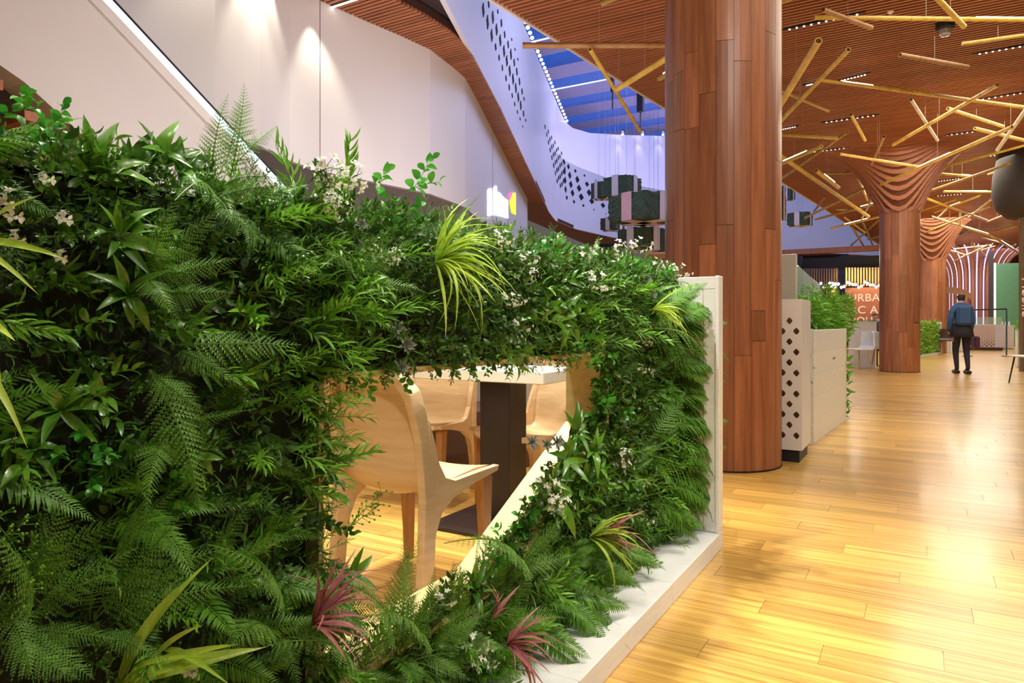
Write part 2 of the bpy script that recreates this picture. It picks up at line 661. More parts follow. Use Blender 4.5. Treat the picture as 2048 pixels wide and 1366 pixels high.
def column(pos, r0, R, z0, label, mat, staves=20, rows=3, fins=True, seed=0, glowfins=False, squash=0.0):
    rr = random.Random(seed)
    root = empty('wooden_column', pos, label, 'column', 'flared wooden columns')
    zt = z0 + 0.15
    n = staves
    for i in range(n):
        a0 = 2 * PI * i / n + 0.003
        a1 = 2 * PI * (i + 1) / n - 0.003
        cuts = [0.0] + sorted(rr.uniform(0.15, 0.85) * zt for _ in range(rows - 1)) + [zt]
        for k in range(rows):
            z_0, z_1 = cuts[k] + 0.0015, cuts[k + 1] - 0.0015
            if z_1 - z_0 < 0.05:
                continue
            V = []
            for rad in (r0, r0 - 0.03):
                for z in (z_0, z_1):
                    for j in range(4):
                        a = a0 + (a1 - a0) * j / 3
                        V.append((rad * math.cos(a), rad * math.sin(a), z))
            F = []
            for j in range(3):
                F.append((j, j + 1, 4 + j + 1, 4 + j))
                F.append((8 + j + 1, 8 + j, 12 + j, 12 + j + 1))
                F.append((j + 1, j, 8 + j, 8 + j + 1))
                F.append((4 + j, 4 + j + 1, 12 + j + 1, 12 + j))
            F.append((0, 4, 12, 8))
            F.append((3, 11, 15, 7))
            MB().add(V, F).build('stave', mat, root)
    MB().lathe([(r0 - 0.025, 0.0), (r0 - 0.025, z0 + 0.4)], n=32).build('core', mat, root, smooth=True)
    MB().lathe([(r0 + 0.004, 0.0), (r0 + 0.004, 0.012), (r0 - 0.02, 0.012)], n=40).build('base_joint', dark_brown, root)
    if fins:
        # funnel surface behind the fins
        prof = []
        for k in range(15):
            r = r0 - 0.02 + (R - r0) * (k / 14)
            prof.append((r, zflare(r, r0, R, z0) + 0.05))
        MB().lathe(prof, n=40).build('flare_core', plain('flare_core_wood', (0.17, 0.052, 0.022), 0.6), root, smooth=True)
        ny = int(R / SP)
        # align fins to the slat grid of the ceiling
        y_first = ys[0] + math.ceil((pos[1] - R - ys[0]) / SP) * SP
        y = y_first
        while y < pos[1] + R:
            dy = y - pos[1]
            half = math.sqrt(max(R * R - dy * dy, 0))
            if half > 0.12:
                pts = []
                N = 28
                for j in range(N + 1):
                    x = -half + 2 * half * j / N
                    pts.append((x, zflare(math.hypot(x, dy), r0, R, z0)))
                V = []
                for yy in (dy - 0.029, dy + 0.029):
                    for x, z in pts:
                        V.append((x, yy, z))
                    for x, z in pts:
                        V.append((x, yy, min(z + 0.09, CZ + 0.05)))
                m = N + 1
                F = []
                for j in range(N):
                    F.append((j, j + 1, m + j + 1, m + j))
                    F.append((2 * m + j + 1, 2 * m + j, 3 * m + j, 3 * m + j + 1))
                    F.append((j + 1, j, 2 * m + j, 2 * m + j + 1))
                MB().add(V, F).build('fin', slat_wood, root)
            y += SP
    return root


column(COL1, 0.405, 2.0, 3.45, 'thick round red-brown wooden column beside the living wall', red_wood, 22, 3, seed=3)
column(COL2, 0.375, 1.75, 3.25, 'red-brown wooden column with finned flare, second along the aisle', red_wood, 16, 3, seed=5)
column(COL3, 0.42, 1.7, 3.1, 'red-brown wooden column behind the second one and the far green hedge', red_wood, 16, 2, seed=8)

# feature column with violet light between its fins
fc = empty('glowing_column', FEAT, 'wide wooden column whose curved fins glow violet', 'column')
ft = G(1950, 690)
R0, RR, Z0 = 1.15, 2.6, 2.9
for i in range(26):
    a = 2 * PI * i / 26
    ca, sa = math.cos(a), math.sin(a)
    pts = []
    for k in range(12):
        s = k / 11
        pts.append((R0 + (RR - R0) * s ** 2.2, Z0 + (CZ - Z0) * (1 - (1 - s) ** 1.6)))
    outl = [(R0 - 0.12, 0), (R0, 0)] + pts + [(R0 - 0.12, CZ)]
    MB().prism(outl, lambda u, v, d: (u * ca - d * sa, u * sa + d * ca, v), -0.04, 0.04).build('fin', slat_wood, fc)
    b = a + PI / 26
    ca2, sa2 = math.cos(b), math.sin(b)
    pts2 = [(R0 - 0.05, 0.3)] + [(r - 0.03, z + 0.03) for r, z in pts[:11]]
    V = []
    for r, z in pts2:
        for dd in (-0.02, 0.02):
            V.append((r * ca2 - dd * sa2, r * sa2 + dd * ca2, z))
    F = [(2 * k, 2 * k + 1, 2 * k + 3, 2 * k + 2) for k in range(len(pts2) - 1)]
    MB().add(V, F).build('light_strip', blue_led, fc)
MB().lathe([(R0 - 0.16, 0), (R0 - 0.16, Z0), (R0 - 0.1, 3.7), (RR - 0.7, CZ)], n=36).build('core', plain('mauve_core', (0.30, 0.13, 0.13), 0.5), fc, smooth=True)

# bronze column at the right edge
bc = empty('bronze_column', COL4, 'glossy grey-brown column with rounded dark hood near white planter', 'column')
bronze = plain('grey_brown_gloss', (0.16, 0.115, 0.09), 0.25, 0.3, var=0.1)
MB().lathe([(0.34, 0), (0.34, 3.2), (0.5, 3.3)], n=32).build('shaft', bronze, bc, smooth=True)
MB().lathe([(0.34, 3.2), (0.55, 3.22), (0.74, 3.4), (0.82, 3.7), (0.80, 4.1), (0.70, CZ)], n=32).build('hood', plain('dark_hood', (0.045, 0.034, 0.032), 0.75), bc, smooth=True)


def text_obj(name, body, size, M, mat, parent=None, extrude=0.01, spacing=1.0):
    cu = bpy.data.curves.new(name, 'FONT')
    cu.body = body
    cu.size = size
    cu.extrude = extrude
    cu.space_character = spacing
    cu.align_x = 'LEFT'
    o = bpy.data.objects.new(name, cu)
    COL.objects.link(o)
    cu.materials.append(mat)
    dg = bpy.context.evaluated_depsgraph_get()
    me = bpy.data.meshes.new_from_object(o.evaluated_get(dg))
    COL.objects.unlink(o)
    bpy.data.objects.remove(o)
    o = bpy.data.objects.new(name, me)
    COL.objects.link(o)
    if parent is not None:
        o.parent = parent
    o.matrix_basis = M
    return o


# ------------------------------------------------------------------ atrium: curved white balcony with diamond perforations
bot_px = [(845, -90), (890, 0), (945, 108), (1000, 215), (1050, 322), (1085, 398), (1098, 424), (1110, 440), (1128, 451), (1155, 459), (1230, 476),
          (1330, 488), (1450, 496), (1560, 501), (1765, 512), (1840, 517)]
top_px = [(845, -440), (900, -300), (960, -150), (1000, -60), (1040, 32), (1085, 138), (1120, 221), (1130, 243), (1145, 256), (1180, 266), (1250, 270), (1330, 272), (1840, 280)]


def interp(tab, x):
    return float(np.interp(x, [a for a, _ in tab], [b for _, b in tab]))


fx = sorted(set(list(range(845, 1180, 7)) + list(range(1180, 1841, 20))))
fas = []
for x in fx:
    p = PZ(x, interp(bot_px, x), CZ)
    t = to_px(p)[2]
    zt = CH + (HOR - interp(top_px, x)) / FPX * t
    fas.append((x, p, t, zt))
fm = MB()
n = len(fas)
V = []
for x, p, t, zt in fas:
    dn = Vector((p.x, p.y, 0)).normalized() * 0.25
    V += [(p.x, p.y, CZ), (p.x, p.y, zt), (p.x + dn.x, p.y + dn.y, zt), (p.x + dn.x, p.y + dn.y, CZ)]
F = []
for i in range(n - 1):
    a, b = 4 * i, 4 * i + 4
    F += [(a, b, b + 1, a + 1), (a + 1, b + 1, b + 2, a + 2), (a + 2, b + 2, b + 3, a + 3), (a + 3, b + 3, b, a)]
balcony = tag(fm.add(V, F).build('balcony', fascia_mat, smooth=False),
              'long curved white balcony front pierced by black diamonds', 'balcony')


def fas_at(px):
    xs_ = [f[0] for f in fas]
    i = max(0, min(len(fas) - 2, int(np.searchsorted(xs_, px)) - 1))
    a, b = fas[i], fas[i + 1]
    k = (px - a[0]) / (b[0] - a[0])
    return a[1].lerp(b[1], k), a[2] + (b[2] - a[2]) * k, (b[1] - a[1]).normalized()


hole_shade = plain('diamond_shade', (0.006, 0.005, 0.008), 0.8)  # solid dark plates stand in for the shaded depth of the holes


def diamond(px, py, w, h):
    p, t, tg = fas_at(px)
    r = ray(px, py)
    # hit the vertical facet under this pixel
    nrm = Vector((tg.y, -tg.x, 0))
    o = Vector((0, 0, CH))
    t = (p - o).dot(nrm) / r.dot(nrm)
    c = o + r * t
    sgn = -1 if nrm.dot(r) > 0 else 1
    hh = h * t / FPX / 2
    pw, _, _ = fas_at(px + w / 2)
    hw = max(0.03, (Vector((pw.x, pw.y)) - Vector((p.x, p.y))).length)
    c = c + nrm * (sgn * 0.0)
    V = []
    for dd in (0.012, -0.06):
        for a, b in ((0, -hh), (hw, 0), (0, hh), (-hw, 0)):
            V.append(c + tg * a + Vector((0, 0, b)) + nrm * (sgn * dd))
    F = [(0, 1, 2, 3), (7, 6, 5, 4), (0, 4, 5, 1), (1, 5, 6, 2), (2, 6, 7, 3), (3, 7, 4, 0)]
    MB().add(V, F).build('diamond_shade_plate', hole_shade, balcony)


dl = []
z0, s0 = (850, 0), 3.036
for X, Y, w_, h_ in [(352, 60, 12, 90), (385, 25, 8, 50), (410, 105, 11, 80), (378, 135, 12, 90), (440, 70, 6, 30), (433, 180, 11, 75), (462, 140, 8, 50), (403, 215, 12, 80),
                     (455, 245, 11, 75), (482, 210, 8, 45), (427, 285, 9, 45), (478, 310, 11, 75), (503, 270, 8, 50), (520, 330, 10, 70), (448, 350, 7, 40),
                     (495, 370, 11, 70), (540, 380, 8, 50), (468, 412, 6, 40), (513, 430, 11, 70), (556, 435, 9, 50), (533, 480, 11, 70), (490, 475, 7, 40), (572, 495, 8, 50),
                     (550, 535, 10, 65), (510, 530, 7, 40), (565, 590, 10, 60), (588, 555, 7, 40), (528, 580, 6, 30), (580, 640, 9, 60), (543, 632, 5, 30), (600, 600, 6, 25),
                     (597, 690, 8, 40), (560, 680, 5, 25), (610, 730, 5, 20), (576, 722, 4, 20), (525, 240, 5, 18), (545, 300, 5, 18), (562, 360, 5, 18), (592, 768, 4, 12)]:
    dl.append((850 + X / s0, Y / s0, w_ / s0, h_ / s0))
for r in range(9):
    for c in range(6):
        X = 728 + c * 20 + r * 10.5
        Y = 770 + r * 47 + c * 33 - (c % 2) * 4
        k = 1 - abs(r - 5) / 8
        if Y > 1130 or X > 850:
            continue
        dl.append((850 + X / s0, Y / s0, (6 + 2 * k) / s0, (20 + 15 * k) / s0))
for X, Y, w_, h_ in [(845, 985, 10, 38), (847, 1040, 14, 44), (850, 1095, 16, 46), (853, 1150, 16, 44), (860, 1200, 12, 28), (870, 1012, 16, 34), (878, 1065, 20, 46), (885, 1120, 22, 46),
                     (895, 1172, 22, 44), (904, 1225, 14, 24), (912, 1038, 14, 24), (924, 1090, 26, 44), (935, 1143, 28, 44), (948, 1196, 30, 44), (961, 1248, 14, 18), (968, 1066, 12, 16),
                     (983, 1118, 24, 32), (996, 1170, 28, 42), (1012, 1222, 30, 36), (1025, 1273, 8, 10), (1080, 1247, 28, 32), (1097, 1299, 6, 8), (1103, 1193, 6, 8), (1036, 1092, 6, 8)]:
    dl.append((850 + X / s0, Y / s0, w_ / s0, h_ / s0))
for d in dl:
    diamond(*d)
# string of light points along the balcony's upper rail
rail = empty('light_string', fas[0][1], 'row of white light points along the balcony top rail', 'light string')
rl = Vector(fas[0][1])
for i in range(27):
    k = i / 26
    x = 1044 + (1134 - 1044) * k ** 0.8
    y = 33 + (245 - 33) * k ** 0.8
    p, t, tg = fas_at(x)
    q = Vector((p.x, p.y, CH + (HOR - y + 2) / FPX * t))
    q -= Vector((q.x, q.y, 0)).normalized() * 0.08
    m = MB().lathe([(0.001, -0.05), (0.045, -0.02), (0.045, 0.02), (0.001, 0.05)], n=8)
    m.build('bulb', glow('point_led', (0.95, 0.95, 1.0), 4.0), rail, loc=q - rl)
# spotlights under the balcony's far rail
for i, (x, y) in enumerate(((1245, 273), (1285, 273), (1326, 273))):
    p, t, tg = fas_at(x)
    q = Vector((p.x, p.y, CH + (HOR - y) / FPX * t)) - Vector((p.x, p.y, 0)).normalized() * 0.35
    r = empty('balcony_spotlight', q, 'small white spotlight on balcony rail, %s from the skylight corner' % ('first', 'second', 'third')[i], 'spotlight', 'spotlights on the balcony rail')
    MB().tube((0, 0, 0.0), (0, 0, 0.14), 0.05, n=12).build('housing', white_paint, r)
    MB().lathe([(0.001, -0.05), (0.05, -0.03), (0.055, 0.0)], n=12).build('lens', glow('spot_lens', (1, 0.97, 0.98), 14), r, smooth=True)
    MB().tube((0, 0, 0.2), (0.0, 0.3, 0.2), 0.02, n=6).build('bracket', near_black, r)
    light('SPOT', q + Vector((0, 0, -0.12)), (q.x, q.y, 0), 14, (0.85, 0.8, 1.0), 0.05, spot=80)

# skylight: purple-grey beams and blue lit panels
RZ = 9.9
sky = structure(MB().span((-30, 6, RZ + 1.2), (6, 50, RZ + 1.3)).build('ceiling', glow('blue_lit_roof', (0.02, 0.36, 1.0), 1.5)))
beam_mat = plain('purple_grey_beam', (0.26, 0.25, 0.42), 0.5)
for i in range(12):
    y = 13.2 + i * 2.15
    b = empty('roof_beam', (-10, y, RZ), 'purple-grey roof beam of the skylight, %s from the front' % ['first', 'second', 'third', 'fourth', 'fifth', 'sixth', 'seventh', 'eighth', 'ninth', 'tenth', 'eleventh', 'twelfth'][i], 'beam', 'skylight beams')
    MB().box((0, 0, 0.35), (30, 0.95, 0.7)).build('web', beam_mat, b)
    MB().box((0, 0, -0.02), (30, 1.1, 0.05)).build('flange', beam_mat, b)
    if i in (1, 2, 3, 5):
        MB().box((-1.5, -0.62, -0.03), (11, 0.03, 0.03)).build('tube_lamp', cool_led, b)
for i, (x, y) in enumerate(((1225, 165), (1281, 205))):
    p = W(x, y, 22)
    s_ = empty('hanging_speaker', p, ('slim' if i == 0 else 'broader') + ' black speaker hanging under the skylight', 'speaker')
    MB().box((0, 0, 0), (0.10 + 0.12 * i, 0.14, 0.62), bev=0.015).build('cabinet', near_black, s_)
    MB().tube((0, 0, 0.3), (0, 0, RZ - p.z - 0.02), 0.012, n=6).build('rod', near_black, s_)
    MB().tube((0, 0, -0.3), (0, 0, -0.85), 0.025, n=6).build('lower_rod', near_black, s_)

# ------------------------------------------------------------------ big white wall, soffit, escalator
wall_top_px = [(430, -175), (520, -105), (580, -42), (640, 0), (720, 36), (800, 70), (860, 98), (905, 133), (930, 155), (952, 195), (985, 260), (1020, 330), (1055, 398)]
wp = [Vector((-5.32, -1.5, CZ)), Vector((-5.30, 1.2, CZ))] + [PZ(x, y, CZ) for x, y in wall_top_px]
WB = 2.70
wm = MB()
V = []
for p in wp:
    dn = Vector((p.x, p.y, 0)).normalized() * 0.2
    V += [(p.x, p.y, WB), (p.x, p.y, CZ), (p.x + dn.x, p.y + dn.y, CZ), (p.x + dn.x, p.y + dn.y, WB)]
F = []
for i in range(len(wp) - 1):
    a, b = 4 * i, 4 * i + 4
    F += [(a, b, b + 1, a + 1), (a + 1, b + 1, b + 2, a + 2), (a + 2, b + 2, b + 3, a + 3), (a + 3, b + 3, b, a)]
big_wall = structure(wm.add(V, F).build('wall_left', plaster))
for k in (5, 12):   # panel joints
    p = wp[k]
    tow = -Vector((p.x, p.y, 0)).normalized() * 0.003
    MB().box((p.x + tow.x, p.y + tow.y, (WB + CZ) / 2), (0.008, 0.006, CZ - WB)).build('panel_joint', grey_panel, big_wall)
# grey underside below the white wall
um = MB()
pl = [(p.x, p.y) for p in wp]
plb = [(p.x - 6, p.y + 2) for p in reversed(wp)]
structure(slab('ceiling', pl + plb, WB - 0.02, WB, grey_panel))
structure(MB().span((-14, 2, 0), (-13.8, 40, WB)).build('wall_left', dark_wall))
structure(MB().span((-14, 39.5, 0), (-3.2, 39.8, CZ)).build('wall_back', dark_wall))
# soffit strip of fine slats between the white wall and the balcony
sof_px = [(430, -175), (520, -105), (580, -42), (640, 0), (720, 36), (800, 70), (860, 98), (905, 133), (930, 155), (952, 195), (985, 260), (1020, 330), (1055, 398), (1056, 440), (1200, 500),
          (1560, 520), (1800, 530), (1840, 518), (1765, 513), (1560, 502), (1330, 489), (1230, 477), (1155, 460), (1110, 441), (1098, 425), (1050, 323), (1000, 216), (945, 110), (925, 85), (900, 62), (850, 30), (790, -2), (700, -50), (600, -120)]
sof = [tuple(PZ(x, y, CZ).to_2d()) for x, y in sof_px]
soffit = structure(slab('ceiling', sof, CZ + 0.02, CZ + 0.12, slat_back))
sm = MB()
for y in np.arange(2.5, 42, 0.065):
    for xa, xb in scan(sof, y):
        if xb - xa > 0.05:
            sm.box(((xa + xb) / 2, y, CZ + 0.005), (xb - xa, 0.04, 0.03))
tag(sm.build('fine_slats', slat_wood, soffit), kind='stuff')
dk_px = [(790, -2), (850, 30), (900, 62), (925, 85), (945, 110), (890, 0), (845, -90), (600, -300), (600, -120), (700, -50)]
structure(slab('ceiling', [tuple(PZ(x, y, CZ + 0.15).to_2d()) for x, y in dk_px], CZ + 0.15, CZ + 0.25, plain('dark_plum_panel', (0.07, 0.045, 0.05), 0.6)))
# recessed downlight slot in the soffit
q = PZ(693, 3, CZ - 0.01)
sl = empty('soffit_light', q, 'short white line light in the slatted soffit above white wall', 'light')
MB().box((0, 0, 0.0), (0.5, 0.035, 0.02)).build('housing', near_black, sl)
MB().box((0, 0, -0.012), (0.48, 0.025, 0.01)).build('diffuser', white_led, sl)
# wall washers
for i, (x, y, zt) in enumerate(((548, -75, 0), (523, -110, 0), (652, -3, 0), (400, -190, 0))):
    p = PZ(x, y, CZ)
    q = p - Vector((p.x, p.y, 0)).normalized() * 0.22
    light('SPOT', (q.x, q.y, CZ - 0.05), (p.x, p.y, 2.6), (70, 85, 75, 60)[i], (1.0, 0.93, 0.74), 0.02, spot=62, blend=0.7)

# escalator enclosure in the plane x = -4.75
EX = -4.75
a0 = PX(230, 0, EX)
a1 = PX(475, 265, EX)
dirv = (a1 - a0).normalized()
top0 = a0 - dirv * 2.2
top1 = a0 + dirv * 4.9
b0 = PX(0, 130, EX)
b1 = PX(110, 220, EX)
esc = empty('escalator', (EX, a0.y, 0), 'white clad escalator flank with glowing rail rising to the left', 'escalator')
eo = Vector((EX, a0.y, 0))
sh = Vector((0, 0, -1.02))
low0 = b0 - dirv * 2.0
pts = [top0 + Vector((0, 0, -.115)), top1 + Vector((0, 0, -.115)), top1 + Vector((0, 0, -0.62)), b1 + dirv * 2.0 + Vector((0, 0, -0.05)), b1, (b0 + b1) / 2 + Vector((0, -0.02, 0.03)), b0, low0 + Vector((0, 0, -0.15))]


def yz(lst, x0, x1, name, mat, parent, o):
    P = [(p.y - o.y, p.z - o.z) for p in lst]
    return MB().prism(P, lambda u, v, d: (d, u, v), x0, x1).build(name, mat, parent)


band = Vector((0, 0.0, -0.12))
yz([p for p in pts], -0.25, 0.0, 'side_panel', plaster, esc, eo)
yz([top0 + Vector((0, 0, -.03)), top1 + Vector((0, 0, -.03)), top1 + Vector((0, 0, -.115)), top0 + Vector((0, 0, -.115))], -0.06, 0.01, 'glass_balustrade', glow('rail_glow', (0.72, 0.86, 1.0), 1.1), esc, eo)
yz([top0 + Vector((0, 0, .01)), top1 + Vector((0, 0, .01)), top1 + Vector((0, 0, -.03)), top0 + Vector((0, 0, -.03))], -0.08, -0.01, 'handrail', near_black, esc, eo)
yz([top0 + Vector((0, 0, -.115)), top1 + Vector((0, 0, -.115)), top1 + Vector((0, 0, -.20)), top0 + Vector((0, 0, -.20))], 0.0, 0.03, 'ledge', white_paint, esc, eo)
for k in range(14):
    p = b0 - dirv * 1.6 + dirv * (k * 0.26)
    MB().box((-0.25, p.y - eo.y, p.z - 0.14), (0.5, 0.10, 0.06)).build('underside_slat', slat_wood, esc)
mm = MB().prism([((low0.y - eo.y), low0.z + 0.0), ((b1 + dirv * 2).y - eo.y, (b1 + dirv * 2).z), ((b1 + dirv * 2).y - eo.y, 0.9), (low0.y - eo.y, 0.9)], lambda u, v, d: (d, u, v), -0.52, -0.48)
mm.build('inner_panel', dark_wall, esc)

# glowing wall sign
sp = PZ(1008, 398, 3.5)


def wall_pt(px, py):
    # hit the far segment of the big wall
    a, b = wp[11], wp[14]
    tg = (b - a).normalized()
    nrm = Vector((tg.y, -tg.x, 0))
    r = ray(px, py)
    t = (a - Vector((0, 0, CH))).dot(nrm) / r.dot(nrm)
    return W(px, py, t) - r.normalized() * 0.12


def px_panel(pxs, name, mat, parent, fn, depth=0.06):
    P = [fn(x, y) for x, y in pxs]
    d = (P[0] - Vector((0, 0, CH))).normalized() * depth
    o = Vector(parent.location)
    n_ = len(P)
    V = [p - o for p in P] + [p + d - o for p in P]
    F = [tuple(range(n_)), tuple(reversed(range(n_, 2 * n_)))] + [(i, n_ + i, n_ + (i + 1) % n_, (i + 1) % n_) for i in range(n_)]
    return MB().add(V, F).build(name, mat, parent)


sg = empty('wall_sign', wall_pt(1005, 420), 'bright white sign with yellow and pink figure on white wall', 'sign')
sw = glow('sign_white', (0.85, 0.93, 1.0), 3.0)
for q in ([(977, 380), (984, 377), (985, 430), (977, 432)], [(988, 376), (994, 372), (995, 430), (988, 430)], [(996, 384), (1003, 388), (1003, 432), (996, 431)],
          [(1004, 392), (1009, 395), (1009, 434), (1004, 433)], [(1010, 398), (1016, 400), (1017, 436), (1010, 435)]):
    px_panel(q, 'letter_block', sw, sg, wall_pt)
px_panel([(1020, 400), (1024, 387), (1032, 385), (1032, 430), (1024, 426), (1021, 410)], 'figure', glow('sign_yellow', (0.75, 0.80, 0.03), 1.1), sg, wall_pt)
px_panel([(1016, 394), (1021, 386), (1026, 383), (1022, 398), (1018, 400)], 'pink_edge', glow('sign_pink', (1.0, 0.12, 0.35), 1.4), sg, wall_pt)

# ------------------------------------------------------------------ shops at the back of the hall
shopback = structure(MB().span((-12, 33.2, 0), (-0.25, 33.4, 3.9)).build('wall_back', plain('shop_back_wall', (0.07, 0.05, 0.05), 0.7)))


def at(px, py, t):
    return W(px, py, t)


def facing_box(name, px0, py0, px1, py1, t, depth, mat, parent, org, bev=0.0):
    """box whose front face covers the given pixels at distance t, lying square to the hall's x axis"""
    a = W(px0, py1, t)
    b = W(px1, py0, t)
    # square to the hall: keep y of the middle
    ym = (a.y + b.y) / 2
    xa = PYx(px0, ym)
    xb = PYx(px1, ym)
    tm = to_px((xa / 2 + xb / 2, ym, 1))[2]
    za = CH + (HOR - py1) / FPX * tm
    zb = CH + (HOR - py0) / FPX * tm
    m = MB().span((xa, ym, za), (xb, ym + depth, zb), bev=bev)
    o = Vector(org)
    m.v = [tuple(Vector(p) - o) for p in m.v]
    return m.build(name, mat, parent)


def PYx(px, y):
    r = ray(px, HOR)
    return r.x * y / r.y


def thing_at(name, px, t, label, cat, group=None):
    p = W(px, HOR, t)
    return empty(name, (p.x, p.y, 0), label, cat, group)


# brown timber band and black lintel beneath the balcony
e = thing_at('lintel_beam', 1680, 27, 'long black lintel beam above the shop with pale slats', 'beam')
facing_box('beam_face', 1592, 513, 1832, 537, 27, 0.4, near_black, e, e.location)
facing_box('timber_edge', 1300, 501, 1832, 511, 27.5, 0.3, red_wood, e, e.location)
facing_box('post', 1592, 512, 1603, 640, 27.2, 0.3, near_black, e, e.location)
facing_box('shelf_front', 1200, 484, 1335, 490, 27.5, 0.3, dark_brown, e, e.location)
# slatted screens; lit and dim tones are put into the slat colours
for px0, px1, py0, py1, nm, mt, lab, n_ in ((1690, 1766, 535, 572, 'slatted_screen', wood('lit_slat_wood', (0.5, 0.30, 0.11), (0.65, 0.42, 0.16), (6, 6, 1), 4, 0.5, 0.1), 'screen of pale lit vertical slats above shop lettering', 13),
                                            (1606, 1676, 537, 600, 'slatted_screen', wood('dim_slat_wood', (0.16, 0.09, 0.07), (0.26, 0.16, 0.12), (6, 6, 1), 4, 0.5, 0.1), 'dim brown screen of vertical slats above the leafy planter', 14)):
    s_ = thing_at(nm, (px0 + px1) / 2, 25, lab, 'screen')
    facing_box('backing', px0, py0, px1, py1, 25.3, 0.1, dark_wall, s_, s_.location)
    for k in range(n_):
        xx = px0 + (px1 - px0) * (k + 0.2) / n_
        facing_box('slat', xx, py0, xx + (px1 - px0) / n_ * 0.5, py1, 25, 0.12, mt, s_, s_.location)
light('AREA', W(1728, 540, 24.3), W(1728, 600, 25.2), 30, (1, 0.75, 0.4), 1.5, 0.2)
# lettering wall
lw = thing_at('shop_signboard', 1728, 24.6, 'copper-coloured shop wall panel with big pale capital lettering', 'wall panel')
facing_box('panel', 1690, 574, 1832, 660, 24.6, 0.15, plain('copper_panel', (0.36, 0.13, 0.07), 0.5, var=0.1), lw, lw.location)
ylw = (W(1728, 600, 24.55)).y - 0.12
for txt, px, py, hh in (('URBAN', 1697, 603, 17), ('RC A', 1700, 627, 17), ('HOUSE', 1697, 647, 15)):
    xx = PYx(px, ylw)
    tt = to_px((xx, ylw, 1))[2]
    z = CH + (HOR - py) / FPX * tt
    text_obj('lettering', txt, hh * tt / FPX * 1.25, Matrix.Translation(Vector((xx, ylw, z)) - lw.location) @ Matrix.Rotation(PI / 2, 4, 'X'),
             glow('pale_letter', (0.85, 0.55, 0.42), 0.45), lw, 0.02, 1.05)
# festoon bulbs
fs = thing_at('festoon_lights', 1710, 22, 'wavy string of round glowing bulbs before the shop lettering', 'light string')
prev = None
for k in range(22):
    x = 1642 + k * 5.8
    p = W(x, 569 + 4 * math.sin(k * 1.1) + (2 if k % 3 else -2), 22) - fs.location
    b = MB().lathe([(0.001, -0.05), (0.036, -0.02), (0.04, 0.01), (0.02, 0.045), (0.001, 0.05)], n=10)
    b.build('bulb', glow('bulb_glow', (1.0, 0.86, 0.78), 4), fs, loc=p, smooth=True)
    if prev is not None:
        MB().tube(prev + Vector((0, 0, .07)), p + Vector((0, 0, .07)), 0.008, n=5).build('cable', near_black, fs)
    prev = p
for x in (1642, 1764):
    q = W(x, 567, 22) - fs.location
    MB().tube((q.x, q.y, 0), (q.x, q.y, q.z + .08), 0.02, n=6).build('pole', near_black, fs)
# dark interior end wall + floor lamp glow
e = thing_at('yellow_post', 1666, 21, 'slim yellow lit post behind the leafy planter', 'post')
MB().box((0, 0, 1.05), (0.12, 0.12, 2.1), bev=0.01).build('shaft', plain('yellow_paint', (0.65, 0.5, 0.08), 0.5), e)
MB().box((0, 0, 2.15), (0.16, 0.16, 0.16), bev=0.02).build('lamp_head', glow('lamp_head', (1, 0.95, 0.9), 5), e)

# cream partition with glass wing behind the perforated panel
e = thing_at('partition', 1575, 6.6, 'tall plain cream partition behind the first column', 'partition')
facing_box('panel', 1530, 509, 1592, 770, 6.6, 0.08, plain('cream_panel', (0.56, 0.53, 0.42), 0.5, var=0.02), e, e.location, bev=0.004)
MB().box((0, 0, 0.01), (0.5, 0.14, 0.02)).build('foot', near_black, e)
e = thing_at('glass_wing', 1615, 7.4, 'pale green glass wing sloping down behind the bamboo plant', 'glass panel')
yy = 7.9
P = [(PYx(1590, yy), 1.65), (PYx(1640, yy), 1.40), (PYx(1640, yy), 0.0), (PYx(1590, yy), 0.0)]
MB().prism([(x - e.location.x, z) for x, z in P], lambda u, v, d: (u, d + yy - e.location.y, v), 0, 0.02).build('pane', glass_m, e)
MB().box((P[0][0] / 2 + P[1][0] / 2 - e.location.x, yy - e.location.y + 0.01, 0.02), (0.35, 0.06, 0.04)).build('shoe', white_paint, e)

# ------------------------------------------------------------------ perforated cabinet beside the first column
pc0 = G(1604, 927)
yP = pc0.y
xR = pc0.x
xL = xR - 0.167
tP = to_px((xR, yP, 1))[2]
zT = CH + (HOR - 598) / FPX * tP
zB = CH + (HOR - 902) / FPX * tP
cab = empty('perforated_cabinet', ((xL + xR) / 2, yP + 0.2, 0), 'white cabinet with rounded diamond perforations beside the first column', 'cabinet')
co = Vector(cab.location)


